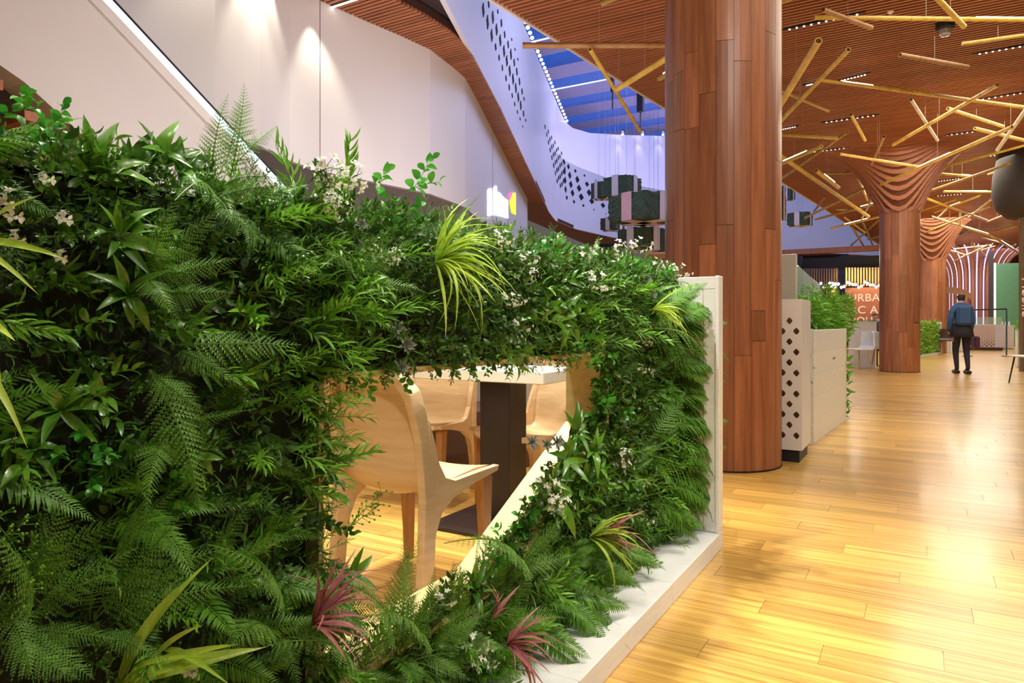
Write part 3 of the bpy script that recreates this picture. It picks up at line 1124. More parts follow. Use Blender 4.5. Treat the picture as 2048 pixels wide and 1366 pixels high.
def perf_panel(x0, x1, z0, z1, yf, th, cw, ch, dw, dh, name, mat, parent, o, shrink=None):
    """front sheet with real rounded-diamond holes, staggered columns"""
    mb = MB()
    cols = int(round((x1 - x0) / cw))
    cw = (x1 - x0) / cols
    for c in range(cols):
        cx = x0 + (c + 0.5) * cw
        off = 0.5 * ch if c % 2 else 0.0
        z = z0 - off
        while z < z1 - 1e-6:
            za, zb = max(z, z0), min(z + ch, z1)
            full = (z >= z0 - 1e-6 and z + ch <= z1 + 1e-6)
            L_, R_ = cx - cw / 2, cx + cw / 2
            if not full:
                mb.span((L_, yf, za), (R_, yf + th, zb))
            else:
                cz = z + ch / 2
                sq = [(L_, za), (cx, za), (R_, za), (R_, cz), (R_, zb), (cx, zb), (L_, zb), (L_, cz)]
                k = 1.0 if shrink is None else shrink(cz)
                a, b = dw / 2 * k, dh / 2 * k
                dm = [(-a * .62, -b * .55), (0, -b), (a * .62, -b * .55), (a, 0), (a * .62, b * .55), (0, b), (-a * .62, b * .55), (-a, 0)]
                dm = [(cx + p, cz + q) for p, q in dm]
                for y_, flip in ((yf, False), (yf + th, True)):
                    V = [(p[0], y_, p[1]) for p in sq] + [(p[0], y_, p[1]) for p in dm]
                    F = [(i, (i + 1) % 8, 8 + (i + 1) % 8, 8 + i) for i in range(8)]
                    mb.add(V, F if not flip else [tuple(reversed(f)) for f in F])
                V = [(p[0], yf, p[1]) for p in dm] + [(p[0], yf + th, p[1]) for p in dm]
                mb.add(V, [(i, (i + 1) % 8, 8 + (i + 1) % 8, 8 + i) for i in range(8)])
            z += ch
    mb.v = [tuple(Vector(p) - o) for p in mb.v]
    return mb.build(name, mat, parent)


pz = 0.165
perf_panel(xR - 0.155, xR - 0.015, zB + 0.03, zT - 0.04, yP, 0.018, 0.047, 0.150, 0.044, 0.052, 'perforated_front', white_paint, cab, co)
m = MB()
m.span((xR - 0.015, yP, zB), (xR, yP + 0.45, zT))
m.span((xR - 0.167, yP, zB), (xR - 0.155, yP + 0.45, zT))
m.span((xR - 0.155, yP, zT - 0.04), (xR - 0.015, yP + 0.02, zT))
m.span((xR - 0.155, yP, zB), (xR - 0.015, yP + 0.45, zB + 0.03))
m.v = [tuple(Vector(p) - co) for p in m.v]
m.build('carcass', white_paint, cab)
m = MB().span((xR - 0.155, yP + 0.07, zB + 0.03), (xR - 0.015, yP + 0.085, zT - 0.04))
m.v = [tuple(Vector(p) - co) for p in m.v]
m.build('reflection_board', wood('reflection_board_wood', (0.42, 0.24, 0.12), (0.60, 0.40, 0.20), (1, 1, 3), 3, 0.3, 0.1), cab)  # brown board stands in for the column's reflection behind the holes
m = MB().span((xR - 0.15, yP + 0.02, 0), (xR - 0.02, yP + 0.43, zB))
m.v = [tuple(Vector(p) - co) for p in m.v]
m.build('plinth', near_black, cab)


# ------------------------------------------------------------------ seating: chairs, table
def sweep_rect(path, normals, wdt, dep):
    """sweep a rectangle; path points, frame = (side vector, depth vector)"""
    V = []
    F = []
    for p, (a, b) in zip(path, normals):
        a = a * wdt / 2
        b = b * dep / 2
        V += [p - a - b, p + a - b, p + a + b, p - a + b]
    n_ = len(path)
    for i in range(n_ - 1):
        for k in range(4):
            F.append((4 * i + k, 4 * i + (k + 1) % 4, 4 * i + 4 + (k + 1) % 4, 4 * i + 4 + k))
    F.append((3, 2, 1, 0))
    F.append(tuple(4 * (n_ - 1) + k for k in range(4)))
    return V, F


def make_chair(label, loc, rz):
    t = empty('plywood_chair', loc, label, 'chair', 'pale bent plywood chairs at the table', rz)
    W2 = 0.215

    def backline(z):
        # y of the back frame centre at height z (leans back above the seat)
        return float(np.interp(z, [0, 0.2, 0.42, 0.6, 0.75, 0.86], [-0.01, 0.01, 0.02, 0.0, -0.04, -0.08]))

    def halfw(z):
        return float(np.interp(z, [0, 0.45, 0.7, 0.86], [W2 + 0.005, W2, W2 - 0.01, W2 - 0.035]))
    path, fr = [], []
    zs = [0, 0.1, 0.2, 0.3, 0.4, 0.5, 0.6, 0.7, 0.76]
    left = [Vector((-halfw(z), backline(z), z)) for z in zs]
    rc = 0.085
    arc = []
    for k in range(1, 8):
        a = PI * k / 16
        arc.append(Vector((-(halfw(.85) - rc) - rc * math.cos(a), backline(.76 + rc * math.sin(a)), 0.76 + rc * math.sin(a))))
    half = left + arc + [Vector((-(halfw(.85) - rc), backline(.845), .76 + rc))]
    full = half + [Vector((-p.x, p.y, p.z)) for p in reversed(half)]
    for i, p in enumerate(full):
        a = full[max(i - 1, 0)]
        b = full[min(i + 1, len(full) - 1)]
        tg = (b - a).normalized()
        dep = Vector((0, 1, 0))
        side = tg.cross(dep).normalized()
        dep = side.cross(tg).normalized()
        fr.append((side, dep))
    V, F = sweep_rect(full, fr, 0.036, 0.062)
    o = MB().add(V, F).build('back_frame', ply_wood, t)
    md = o.modifiers.new('round', 'BEVEL')
    md.width = 0.006
    md.segments = 2
    # side webs that join back frame, seat edge and front
    for s in (-1, 1):
        out = [(0.03, 0.15), (0.052, 0.26), (0.085, 0.325), (0.15, 0.365), (0.28, 0.395), (0.43, 0.415), (0.44, 0.435), (0.28, 0.43), (0.16, 0.425), (0.105, 0.445), (0.07, 0.50), (0.045, 0.58), (0.015, 0.66), (0.01, 0.40)]
        MB().prism(out, lambda u, v, d: (s * (W2 - 0.0) + d, u, v), -0.014, 0.014).build('side_web', ply_wood, t)
        m2 = MB()
        V = []
        for z, hx, y0, y1 in ((0, 0.013, 0.37, 0.40), (0.40, 0.020, 0.345, 0.405)):
            V += [(s * (W2 - 0.015) - hx, y0, z), (s * (W2 - 0.015) + hx, y0, z), (s * (W2 - 0.015) + hx, y1, z), (s * (W2 - 0.015) - hx, y1, z)]
        F = [(3, 2, 1, 0), (4, 5, 6, 7)] + [(k, (k + 1) % 4, 4 + (k + 1) % 4, 4 + k) for k in range(4)]
        m2.add(V, F).build('front_leg', leg_wood, t)
    # shell
    prof = [(-0.062, 0.825), (-0.05, 0.77), (-0.028, 0.68), (-0.01, 0.60), (0.0, 0.53), (0.0, 0.475), (0.012, 0.435), (0.045, 0.412), (0.10, 0.408), (0.20, 0.418), (0.32, 0.430), (0.41, 0.428), (0.45, 0.410)]
    NX = 12
    V = []
    for lay in (0, 1):
        for k, (y, z) in enumerate(prof):
            hw = (halfw(z) if k < 7 else W2) - 0.016
            s_ = k / (len(prof) - 1)
            for j in range(NX + 1):
                u = -1 + 2 * j / NX
                bow = (1 - u * u)
                if k < 6:
                    yy_, zz_ = y + 0.012 - 0.022 * bow, z
                elif k < 9:
                    yy_, zz_ = y + 0.006 - 0.020 * bow, z - 0.034 * bow
                else:
                    yy_, zz_ = y, z - 0.016 * bow
                # corner rounding at the very top
                xx = u * hw
                if k == 0:
                    zz_ -= 0.03 * abs(u) ** 6
                if k == len(prof) - 1:
                    yy_ -= 0.03 * abs(u) ** 4
                V.append((xx, yy_ + (0.010 if lay else 0) * (1 if k < 7 else 0), zz_ + (0.010 if lay and k >= 6 else 0)))
    R_ = NX + 1
    n1 = len(prof) * R_
    F = []
    for k in range(len(prof) - 1):
        for j in range(NX):
            a = k * R_ + j
            F.append((a, a + 1, a + R_ + 1, a + R_))
            F.append((n1 + a + 1, n1 + a, n1 + a + R_, n1 + a + R_ + 1))
    for k in range(len(prof) - 1):
        for j in (0, NX):
            a = k * R_ + j
            F.append((a, a + R_, n1 + a + R_, n1 + a))
    for j in range(NX):
        for k in (0, len(prof) - 1):
            a = k * R_ + j
            F.append((a, a + 1, n1 + a + 1, n1 + a))
    MB().add(V, F).build('seat_shell', ply_wood, t, smooth=True)
    return t


ch1 = make_chair('pale bent plywood chair with its back to the wall opening', (-1.70, 1.92, 0), math.radians(-3))
ch2 = copy_tree(ch1)
ch2.location = (-2.55, 3.46, 0)
ch2.rotation_euler = (0, 0, math.radians(188))
ch2['label'] = 'pale plywood chair across the table, left of the dark pedestal'
ch3 = copy_tree(ch1)
ch3.location = (-1.72, 3.40, 0)
ch3.rotation_euler = (0, 0, math.radians(150))
ch3['label'] = 'pale plywood chair across the table, right of the dark pedestal'

tb = empty('cafe_table', (-2.15, 3.0, 0), 'cream rectangular table on dark square pedestal behind the living wall', 'table')
xr = PX(1087, 745, -1).x
tc_ = W(1087, 745, 3.2)
m = MB().span((tc_.x - 1.35, tc_.y, tc_.z - 0.058), (tc_.x, tc_.y + 0.44, tc_.z), bev=0.004)
m.v = [tuple(Vector(p) - tb.location) for p in m.v]
m.build('tabletop', cream_top, tb)
pd = W(992, 900, 3.36)
m = MB().span((pd.x - 0.095, pd.y, 0.02), (pd.x + 0.075, pd.y + 0.17, tc_.z - 0.058), bev=0.004)
m.v = [tuple(Vector(p) - tb.location) for p in m.v]
m.build('pedestal', dark_brown, tb)
m = MB().span((pd.x - 0.30, pd.y - 0.17, 0), (pd.x + 0.28, pd.y + 0.36, 0.022), bev=0.004)
m.v = [tuple(Vector(p) - tb.location) for p in m.v]
m.build('base_plate', dark_brown, tb)
# white bench back behind the table, and dark sofa base
bn = empty('white_bench', (-3.2, 4.3, 0), 'white rounded bench back seen over the table through the opening', 'bench')
out = [(-0.95, 0.42), (0.85, 0.42), (0.9, 0.55), (0.88, 0.74), (0.82, 0.82), (0.72, 0.85), (-0.95, 0.85)]
MB().prism(out, lambda u, v, d: (u, d, v), 0.0, 0.07).build('bench_back', plain('bench_white', (0.85, 0.83, 0.76), 0.4), bn)
MB().span((-0.95, -0.45, 0.0), (0.85, 0.0, 0.42), bev=0.01).build('bench_seat', plain('dark_bench_base', (0.10, 0.05, 0.04), 0.6), bn)
# second leg-level furniture behind: dark sideboard closing the view
sb = empty('dark_sideboard', (-4.5, 6.2, 0), 'long dark brown sideboard in shade behind the table', 'sideboard')
MB().span((0.0, 0, 0.08), (3.2, 0.4, 1.0), bev=0.01).build('carcass', dark_brown, sb)
for k in range(5):
    MB().span((0.03 + k * 0.63, -0.02, 0.12), (0.63 + k * 0.63, 0.0, 0.95)).build('door', plain('brown_door', (0.05, 0.022, 0.016), 0.5), sb)
MB().span((0.05, 0.03, 0), (3.15, 0.36, 0.08)).build('plinth', near_black, sb)

# ------------------------------------------------------------------ bamboo tubes
TUBES = [  # x0 y0 x1 y1 width kind z
    (1545, 10, 1592, -9, 12, 'lit', 4.1), (1646, 19, 1743, 56, 10, 'brown', 4.2), (1628, 35, 2075, 40, 9, 'litr', 4.25), (1872, -6, 1928, 53, 11, 'gold', 4.1),
    (1924, 88, 2070, 68, 6, 'gold', 4.3), (1637, 82, 1556, 217, 14, 'gold', 3.9), (1697, 99, 1530, 275, 9, 'gold', 4.1), (1800, 110, 1936, 134, 9, 'brown', 4.15),
    (1641, 160, 2075, 218, 7, 'lits', 4.25), (1535, 170, 1657, 222, 6, 'gold', 4.3), (1702, 229, 1730, 281, 6, 'gold', 4.2), (1822, 199, 1875, 281, 6, 'pale', 4.2),
    (1995, 170, 1786, 290, 7, 'gold', 4.15), (1896, 217, 2006, 253, 7, 'gold', 4.3), (1950, 257, 2065, 285, 7, 'gold', 4.2), (1535, 267, 1674, 276, 8, 'gold', 4.1),
    (2053, 218, 1995, 300, 8, 'pale', 4.0), (1540, 337, 1643, 293, 8, 'lit', 3.95), (1694, 265, 1545, 370, 5, 'gold', 4.3), (1545, 301, 1737, 433, 8, 'gold', 4.0),
    (1632, 341, 1677, 375, 8, 'lit', 4.0), (1679, 308, 1834, 333, 5, 'gold', 3.75), (1762, 369, 2024, 254, 7, 'litm', 3.7), (1768, 273, 1743, 329, 6, 'brown', 3.9),
    (1610, 436, 1745, 369, 5, 'gold', 4.1), (1631, 439, 1763, 404, 5, 'lite', 4.1), (1671, 419, 1709, 420, 4, 'gold', 4.2), (1662, 457, 1763, 432, 5, 'lit', 4.0),
    (1702, 491, 1762, 436, 3.5, 'gold', 4.2), (1703, 452, 1731, 498, 4, 'gold', 4.1), (1687, 433, 1730, 465, 4, 'gold', 4.2), (1725, 444, 1750, 499, 3.5, 'gold', 4.2),
    (1735, 479, 1762, 472, 3, 'gold', 4.2), (1651, 393, 1628, 423, 4, 'brown', 4.2), (1753, 380, 1723, 439, 4, 'pale', 4.1), (1715, 354, 1735, 401, 4, 'lit', 4.2),
    (1648, 348, 1722, 344, 5, 'gold', 4.35), (1879, 337, 2060, 288, 5, 'gold', 4.2), (1864, 346, 1944, 353, 5, 'lite', 4.2), (1842, 388, 2022, 326, 5, 'gold', 4.1),
    (1976, 349, 2034, 330, 4, 'gold', 4.3), (1888, 383, 2003, 384, 4.5, 'lit', 4.1), (1836, 391, 1974, 441, 4.5, 'gold', 4.1), (1834, 424, 1912, 399, 3.5, 'gold', 4.25),
    (1869, 425, 1960, 391, 4, 'litm', 4.2), (1982, 399, 1937, 436, 4, 'lite', 4.1), (1862, 433, 2035, 487, 4, 'litm', 4.1), (1982, 471, 2038, 506, 4.5, 'lit', 4.0),
    (1834, 472, 1982, 412, 4, 'gold', 4.1), (1920, 423, 1921, 449, 4, 'gold', 4.2), (1834, 431, 1856, 487, 4, 'gold', 4.2), (1875, 436, 1896, 417, 3, 'gold', 4.3),
    (1885, 491, 1939, 460, 3, 'gold', 4.2), (1885, 496, 1931, 510, 3.5, 'gold', 4.0), (1899, 527, 1976, 490, 3, 'litm', 4.0), (1901, 478, 1908, 495, 3.5, 'brown', 4.1),
    (1955, 495, 1975, 518, 3.5, 'brown', 4.1), (1948, 487, 1951, 510, 2.5, 'brown', 4.2), (1907, 498, 1982, 490, 2.5, 'pale', 4.2), (1885, 475, 1939, 463, 2.5, 'brown', 4.3),
    (1976, 443, 2014, 428, 3.5, 'brown', 4.2), (1990, 462, 2034, 452, 3, 'gold', 4.3), (1930, 510, 1990, 492, 2.5, 'gold', 4.2), (1960, 475, 2030, 492, 3, 'gold', 4.2),
    (1045, 91, 1352, 90, 12, 'brown', 4.15), (1180, 98, 1280, 263, 8, 'gold', 3.95), (1235, 178, 1350, 106, 12, 'gold', 3.9), (1203, 6, 1262, -18, 13, 'gold', 4.15), (1318, 158, 1356, 135, 10, 'lit', 4.2)]
ORD = ['first', 'second', 'third', 'fourth', 'fifth', 'sixth', 'seventh', 'eighth', 'ninth', 'tenth', 'eleventh', 'twelfth', 'thirteenth', 'fourteenth', 'fifteenth',
       'sixteenth', 'seventeenth', 'eighteenth', 'nineteenth', 'twentieth', 'twenty-first', 'twenty-second', 'twenty-third', 'twenty-fourth', 'twenty-fifth', 'twenty-sixth']


def tube_zone(x, y):
    if x < 1345:
        return 'left of the first column'
    if x < 1765:
        if y < 300:
            return 'high between first and second columns'
        return 'low between first and second columns'
    if y < 300:
        return 'high above the second column'
    if y < 420:
        return 'right of the second column flare'
    return 'above the distant walking person'


def kindname(k):
    return {'gold': 'golden bamboo tube', 'brown': 'dull brown bamboo tube', 'pale': 'pale grey bamboo tube'}.get(k, 'glowing golden bamboo tube')


zones = {}
for i, tbv in enumerate(TUBES):
    mx_, my_ = (tbv[0] + tbv[2]) / 2, (tbv[1] + tbv[3]) / 2
    zones.setdefault((tube_zone(mx_, my_), kindname(tbv[5])), []).append((mx_, i))
lab = {}
for (z_, k_), lst in zones.items():
    lst.sort()
    for r, (_, i) in enumerate(lst):
        if len(lst) == 1:
            lab[i] = 'only %s hanging %s' % (k_, z_)
        else:
            lab[i] = '%s %s from the left, hanging %s' % (ORD[r], k_, z_)
for i, (x0, y0, x1, y1, wd, kind, z) in enumerate(TUBES):
    ym = (y0 + y1) / 2
    tm = (z - CH) * FPX / (HOR - ym)
    def tt(y):
        t_ = tm * ((HOR - ym) / (HOR - y)) ** 0.8
        return min(t_, (CZ - 0.12 - CH) * FPX / (HOR - y))
    p0 = W(x0, y0, tt(y0))
    p1 = W(x1, y1, tt(y1))
    r = max(0.022, min(0.06, wd * tm / FPX / 2))
    c = (p0 + p1) / 2
    e = empty('bamboo_tube', c, lab[i], 'bamboo tube', 'bamboo tubes hung under the ceiling')
    mt = {'brown': bamboo_brown, 'pale': bamboo_pale}.get(kind, bamboo)
    MB().tube(p0 - c, p1 - c, r, n=12, hollow=True).build('culm', mt, e, smooth=False)
    d = (p1 - p0)
    L_ = d.length
    if wd >= 6:
        nn = max(2, int(L_ / 0.34))
        for k in range(1, nn):
            q = p0 - c + d * (k / nn + random.uniform(-.03, .03))
            MB().tube(q - d.normalized() * 0.006, q + d.normalized() * 0.006, r * 1.06, n=12, caps=False).build('node_ring', mt, e)
    if kind.startswith('lit'):
        a, b = {'lit': (0.3, 0.75), 'litr': (0.72, 0.98), 'lits': (0.09, 0.22), 'litm': (0.35, 0.6), 'lite': (0.72, 0.97)}[kind]
        up = Vector((0, 0, 1))
        dn = d.normalized()
        side = dn.cross(up).normalized()
        upn = side.cross(dn).normalized()
        if upn.z < 0:
            upn = -upn
        tow = (Vector((0, 0, CH)) - c)
        s2 = side if side.dot(tow) > 0 else -side
        ofs = (upn * 0.75 + s2 * 0.55).normalized() * (r * 0.82)
        qa = p0 - c + d * a + ofs
        qb = p0 - c + d * b + ofs
        MB().tube(qa, qb, r * 0.42, n=8).build('light_slot', tube_led, e)
    MB().tube(Vector((0, 0, r)), Vector((0, 0, CZ + 0.0 - c.z)), 0.0022, n=4).build('hanging_wire', plain('wire_steel', (0.4, 0.35, 0.3), 0.4), e)

# dotted line lights in the ceiling
LL = [(1572, 58, 1722, 25), (1680, 160, 1733, 147), (1612, 169, 1640, 163), (1648, 244, 1752, 229), (1555, 259, 1592, 252), (1953, 107, 2060, 88), (1960, 198, 2060, 182), (1849, 275, 1950, 262),
      (1625, 303, 1700, 294), (1970, 312, 2032, 305), (1674, 346, 1710, 341), (1873, 391, 1925, 387), (1875, 362, 1920, 356)]
zl = {}
for i, (x0, y0, x1, y1) in enumerate(LL):
    a = PZ(x0, y0, CZ - 0.018)
    b = PZ(x1, y1, CZ - 0.018)
    c = (a + b) / 2
    where = 'high beside the first column' if x0 < 1700 and y0 < 200 else 'between first and second columns' if x0 < 1800 else 'right of the second column'
    zl[where] = zl.get(where, 0) + 1
    e = empty('line_light', c, '%s dotted white line light in slatted ceiling, %s' % (ORD[zl[where] - 1], where), 'ceiling light', 'dotted line lights in the ceiling')
    L_ = (b - a).length
    d = (b - a).normalized()
    rz = math.atan2(d.y, d.x)
    MB().box((0, 0, 0.0), (L_ + 0.1, 0.03, 0.02), rz).build('housing', near_black, e)
    mb = MB()
    nd = max(8, int(L_ / 0.075))
    for k in range(nd):
        q = (a - c) + (b - a) * ((k + 0.5) / nd)
        mb.box((q.x, q.y, -0.014), (0.020, 0.014, 0.012), rz)
    mb.build('diodes', white_led, e)
# dome camera
q = PZ(1890, 48, CZ - 0.03)
e = empty('dome_camera', q, 'dark round dome camera on the slatted ceiling', 'camera')
MB().lathe([(0.001, 0.03), (0.10, 0.03), (0.10, -0.05), (0.08, -0.07), (0.001, -0.07)], n=20).build('housing', near_black, e)
MB().lathe([(0.07, -0.06), (0.068, -0.10), (0.045, -0.14), (0.001, -0.155)], n=20).build('dome', plain('smoked_dome', (0.25, 0.22, 0.22), 0.1), e, smooth=True)
q = PZ(1781, 24, CZ - 0.02)
e = empty('smoke_detector', q, 'tiny white smoke detector on the ceiling slats', 'detector')
MB().lathe([(0.001, 0.02), (0.03, 0.02), (0.035, 0.0), (0.02, -0.02), (0.001, -0.02)], n=12).build('body', white_paint, e)

# ------------------------------------------------------------------ hanging moss cubes
CUBES = [  # px centre, py centre, width px, height px, t, corner fraction, label
    (1204, 382, 44, 36, 20.5, 'small moss cube at the left end of the hanging cubes'),
    (1245, 375, 78, 42, 19.0, 'topmost hanging moss cube with white band left of first column'),
    (1288, 418, 140, 60, 17.0, 'largest hanging moss cube with a pink band'),
    (1225, 449, 50, 26, 22.0, 'lower small moss cube behind the largest one'),
    (1285, 480, 97, 48, 18.0, 'lowest hanging moss cube just above the living wall'),
    (1550, 408, 46, 76, 19.0, 'tall moss cube half hidden by the first column'),
    (1578, 389, 24, 24, 23.5, 'tiny dark moss cube right of the first column'),
    (1600, 439, 54, 28, 23.0, 'moss cube with two pale bands, lowest right of first column')]
for i, (cx, cy, wpx, hpx, t, lb) in enumerate(CUBES):
    p = W(cx, cy, t)
    e = empty('moss_cube', p, lb, 'hanging planter', 'hanging moss cubes with pale bands')
    e.rotation_euler = (0, 0, math.radians(45) + ANG + (0.1 if i % 2 else -0.12))
    a = wpx * t / FPX / 1.414
    h = hpx * t / FPX * 0.86
    # moss body: bumpy box, subdivided
    N = 10
    V = []
    idx = {}
    F = []

    def vid(q):
        k = tuple(round(v, 4) for v in q)
        if k not in idx:
            idx[k] = len(V)
            j = 0.012 * a / 0.6
            V.append(tuple(q[ii] * (a if ii < 2 else h) / 2 + random.uniform(-j, j) for ii in range(3)))
        return idx[k]
    for ax in range(3):
        for sgn in (-1, 1):
            o1, o2 = (ax + 1) % 3, (ax + 2) % 3
            for u in range(N):
                for v in range(N):
                    q = []
                    for du, dv in ((0, 0), (1, 0), (1, 1), (0, 1)):
                        pnt = [0, 0, 0]
                        pnt[ax] = sgn
                        pnt[o1] = -1 + 2 * (u + du) / N
                        pnt[o2] = -1 + 2 * (v + dv) / N
                        q.append(vid(pnt))
                    F.append(tuple(q if sgn > 0 else reversed(q)))
    MB().add(V, F).build('moss_body', moss, e)
    bw = a * 0.26
    g = 0.03
    pinkm = plain('pink_band', (0.75, 0.42, 0.42), 0.5) if i == 2 else band_white  # cross band of the largest cube is pink
    for nm, dims in (('band', (bw, a + 2 * g, h + 2 * g)), ('cross_band', (a + 2 * g, bw, h + 2 * g))):
        V = []
        hx, hy, hz = [d_ / 2 for d_ in dims]
        m = MB()
        th = 0.012
        if nm == 'band':
            m.span((-hx, -hy, -hz), (hx, -hy + th, hz)).span((-hx, hy - th, -hz), (hx, hy, hz))
        else:
            m.span((-hx, -hy, -hz), (-hx + th, hy, hz)).span((hx - th, -hy, -hz), (hx, hy, hz))
        m.span((-hx, -hy, -hz), (hx, hy, -hz + th)).span((-hx, -hy, hz - th), (hx, hy, hz))
        m.build(nm, pinkm if nm == 'cross_band' else band_white, e)
    for s_ in (-0.3, 0.3):
        MB().tube((s_ * a, 0, h / 2), (s_ * a, 0, RZ + 1.2 - p.z), 0.0035, n=4).build('hanging_wire', plain('wire_grey', (0.3, 0.28, 0.32), 0.4), e)
# wooden round pendant plate
p = W(1316, 510, 16)
e = empty('round_pendant', p, 'flat round wooden pendant below the lowest moss cube', 'pendant')
MB().lathe([(0.001, 0.05), (0.30, 0.04), (0.34, 0.0), (0.32, -0.05), (0.001, -0.06)], n=28).build('disc', leg_wood, e, smooth=True)
MB().tube((0, 0, 0.04), (0, 0, RZ + 1.2 - p.z), 0.004, n=4).build('hanging_wire', near_black, e)


# ------------------------------------------------------------------ plants
def leafshape(n=6, w=0.3, curl=0.15, fold=0.12, tip=1.0, peak=0.4, droop=0.0):
    """leaf along +X, unit length, 3 verts across."""
    V, F = [], []
    for i in range(n + 1):
        s = i / n
        ww = w * (math.sin(PI * s ** (math.log(0.5) / math.log(peak))) ** 0.8 if 0 < s < 1 else 0) / 2
        if i == 0:
            ww = w * 0.06
        z = curl * math.sin(PI * s) - droop * s * s
        V += [(s, -ww, z + fold * ww * 2), (s, 0, z), (s, ww, z + fold * ww * 2)]
    for i in range(n):
        a = 3 * i
        F += [(a, a + 3, a + 4, a + 1), (a + 1, a + 4, a + 5, a + 2)]
    return np.array(V, float), F


def blade(n=8, w=0.05, arch=0.25, side=0.0, tw=0.0):
    V, F = [], []
    for i in range(n + 1):
        s = i / n
        ww = w / 2 * (0.55 + 0.9 * s if s < 0.35 else (1 - (s - 0.35) / 0.65) ** 0.75 * 0.87 + 0.002)
        z = arch * (4 * s * (1 - s)) * 0.5 - arch * 1.0 * s ** 2.2
        x = s * (1 - 0.12 * s)
        y = side * s * s
        V += [(x, y - ww, z + ww * 0.5), (x, y, z), (x, y + ww, z + ww * 0.5)]
    for i in range(n):
        a = 3 * i
        F += [(a, a + 3, a + 4, a + 1), (a + 1, a + 4, a + 5, a + 2)]
    return np.array(V, float), F


def merge(parts):
    VV, FF, o = [], [], 0
    for V, F in parts:
        VV.append(V)
        FF += [tuple(i + o for i in f) for f in F]
        o += len(V)
    return np.vstack(VV), FF


def xf(V, M):
    M = np.array(M)
    return V @ M[:3, :3].T + M[:3, 3]


def mesh_of(name, V, F, mats, mi=None, smooth=True):
    me = bpy.data.meshes.new(name)
    me.from_pydata([tuple(p) for p in V], [], F)
    for m in (mats if isinstance(mats, (list, tuple)) else [mats]):
        me.materials.append(m)
    if mi is not None:
        me.polygons.foreach_set('material_index', mi)
    if smooth:
        me.polygons.foreach_set('use_smooth', [True] * len(me.polygons))
    me.update()
    return me


def stem_strip(pts, r0, r1, n=3):
    pts = [Vector(p) for p in pts]
    V, F = [], []
    for i, p in enumerate(pts):
        a = pts[max(i - 1, 0)]
        b = pts[min(i + 1, len(pts) - 1)]
        d = (b - a).normalized()
        u = d.orthogonal().normalized()
        v = d.cross(u)
        r = r0 + (r1 - r0) * i / (len(pts) - 1)
        for k in range(n):
            t = 2 * PI * k / n
            V.append(tuple(p + u * r * math.cos(t) + v * r * math.sin(t)))
    for i in range(len(pts) - 1):
        for k in range(n):
            F.append((i * n + k, i * n + (k + 1) % n, (i + 1) * n + (k + 1) % n, (i + 1) * n + k))
    return np.array(V), F


def dir_matrix(o, d, up=(0, 0, 1), s=1.0, roll=0.0, sy=None):
    d = Vector(d).normalized()
    u = Vector(up)
    y = u.cross(d)
    if y.length < 1e-4:
        y = d.orthogonal()
    y.normalize()
    z = d.cross(y).normalized()
    M = Matrix((d, y, z)).transposed().to_4x4()
    M = M @ Matrix.Rotation(roll, 4, 'X')
    sc = Matrix.Diagonal((s, s if sy is None else sy, s, 1))
    return Matrix.Translation(Vector(o)) @ M @ sc


def frond_mesh(seed, arch=0.25, side=0.1, pairs=24, wmax=0.20, lobes=9, name='frond', mat=None, simple=False):
    r = random.Random(seed)
    pts = []
    for i in range(13):
        s = i / 12
        pts.append(Vector((s * (1 - 0.1 * s), side * s * s, arch * (s - 1.35 * s * s))))
    parts = [stem_strip(pts, 0.007, 0.002)]

    def at_s(s):
        k = min(int(s * 12), 11)
        f = s * 12 - k
        p = pts[k].lerp(pts[k + 1], f)
        return p, (pts[k + 1] - pts[k]).normalized()
    for k in range(pairs):
        s = 0.10 + 0.88 * (k / (pairs - 1)) ** 0.93
        prof = math.sin(PI * min(1, (0.16 + s * 0.86)) ** 0.9)
        ln = wmax * max(0.06, (min(1, s / 0.28) ** 0.6) * (1 - s) ** 0.75 * 1.25) * r.uniform(0.9, 1.08)
        p, tg = at_s(s)
        for sd in (-1, 1):
            ang = math.radians(62 + r.uniform(-5, 5) - 18 * s)
            side_v = Vector((-tg.y, tg.x, 0)).normalized() * sd
            d = (tg * math.cos(ang) + side_v * math.sin(ang)).normalized()
            d.z -= 0.15 + r.uniform(-.08, .12)
            if simple:
                V, F = leafshape(3, 0.17, 0.10, 0.1, peak=0.35)
                parts.append((xf(V, dir_matrix(p, d, s=ln)), F))
            else:
                lw = 0.30
                nl = max(3, int(lobes * (0.4 + 0.6 * ln / wmax)))
                M = dir_matrix(p, d, s=ln)
                V, F = [], []
                bend = -0.18
                for j in range(nl + 1):
                    u = j / nl
                    zz = bend * u * u
                    V += [(u, -0.022 * (1 - u), zz), (u, 0.022 * (1 - u), zz)]
                for j in range(nl):
                    F.append((2 * j, 2 * j + 2, 2 * j + 3, 2 * j + 1))
                for j in range(nl):
                    u = (j + 0.35) / nl
                    wl = lw * 0.42 * (1 - u) ** 0.6 * (0.75 + 0.25 * min(1, u * 5)) + 0.012
                    du = 0.62 / nl
                    zz = bend * u * u
                    for s2 in (-1, 1):
                        b0 = len(V)
                        V += [(u - du * .55, s2 * 0.01, zz), (u + du * .75, s2 * wl * 0.75, zz + 0.02), (u + du * 1.25, s2 * wl, zz - 0.01), (u + du * .65, s2 * 0.012, zz)]
                        F.append((b0, b0 + 1, b0 + 2, b0 + 3) if s2 < 0 else (b0 + 3, b0 + 2, b0 + 1, b0))
                parts.append((xf(np.array(V), M), F))
    V, F = merge(parts)
    return mesh_of(name, V, F, mat or G_FERN, smooth=False)


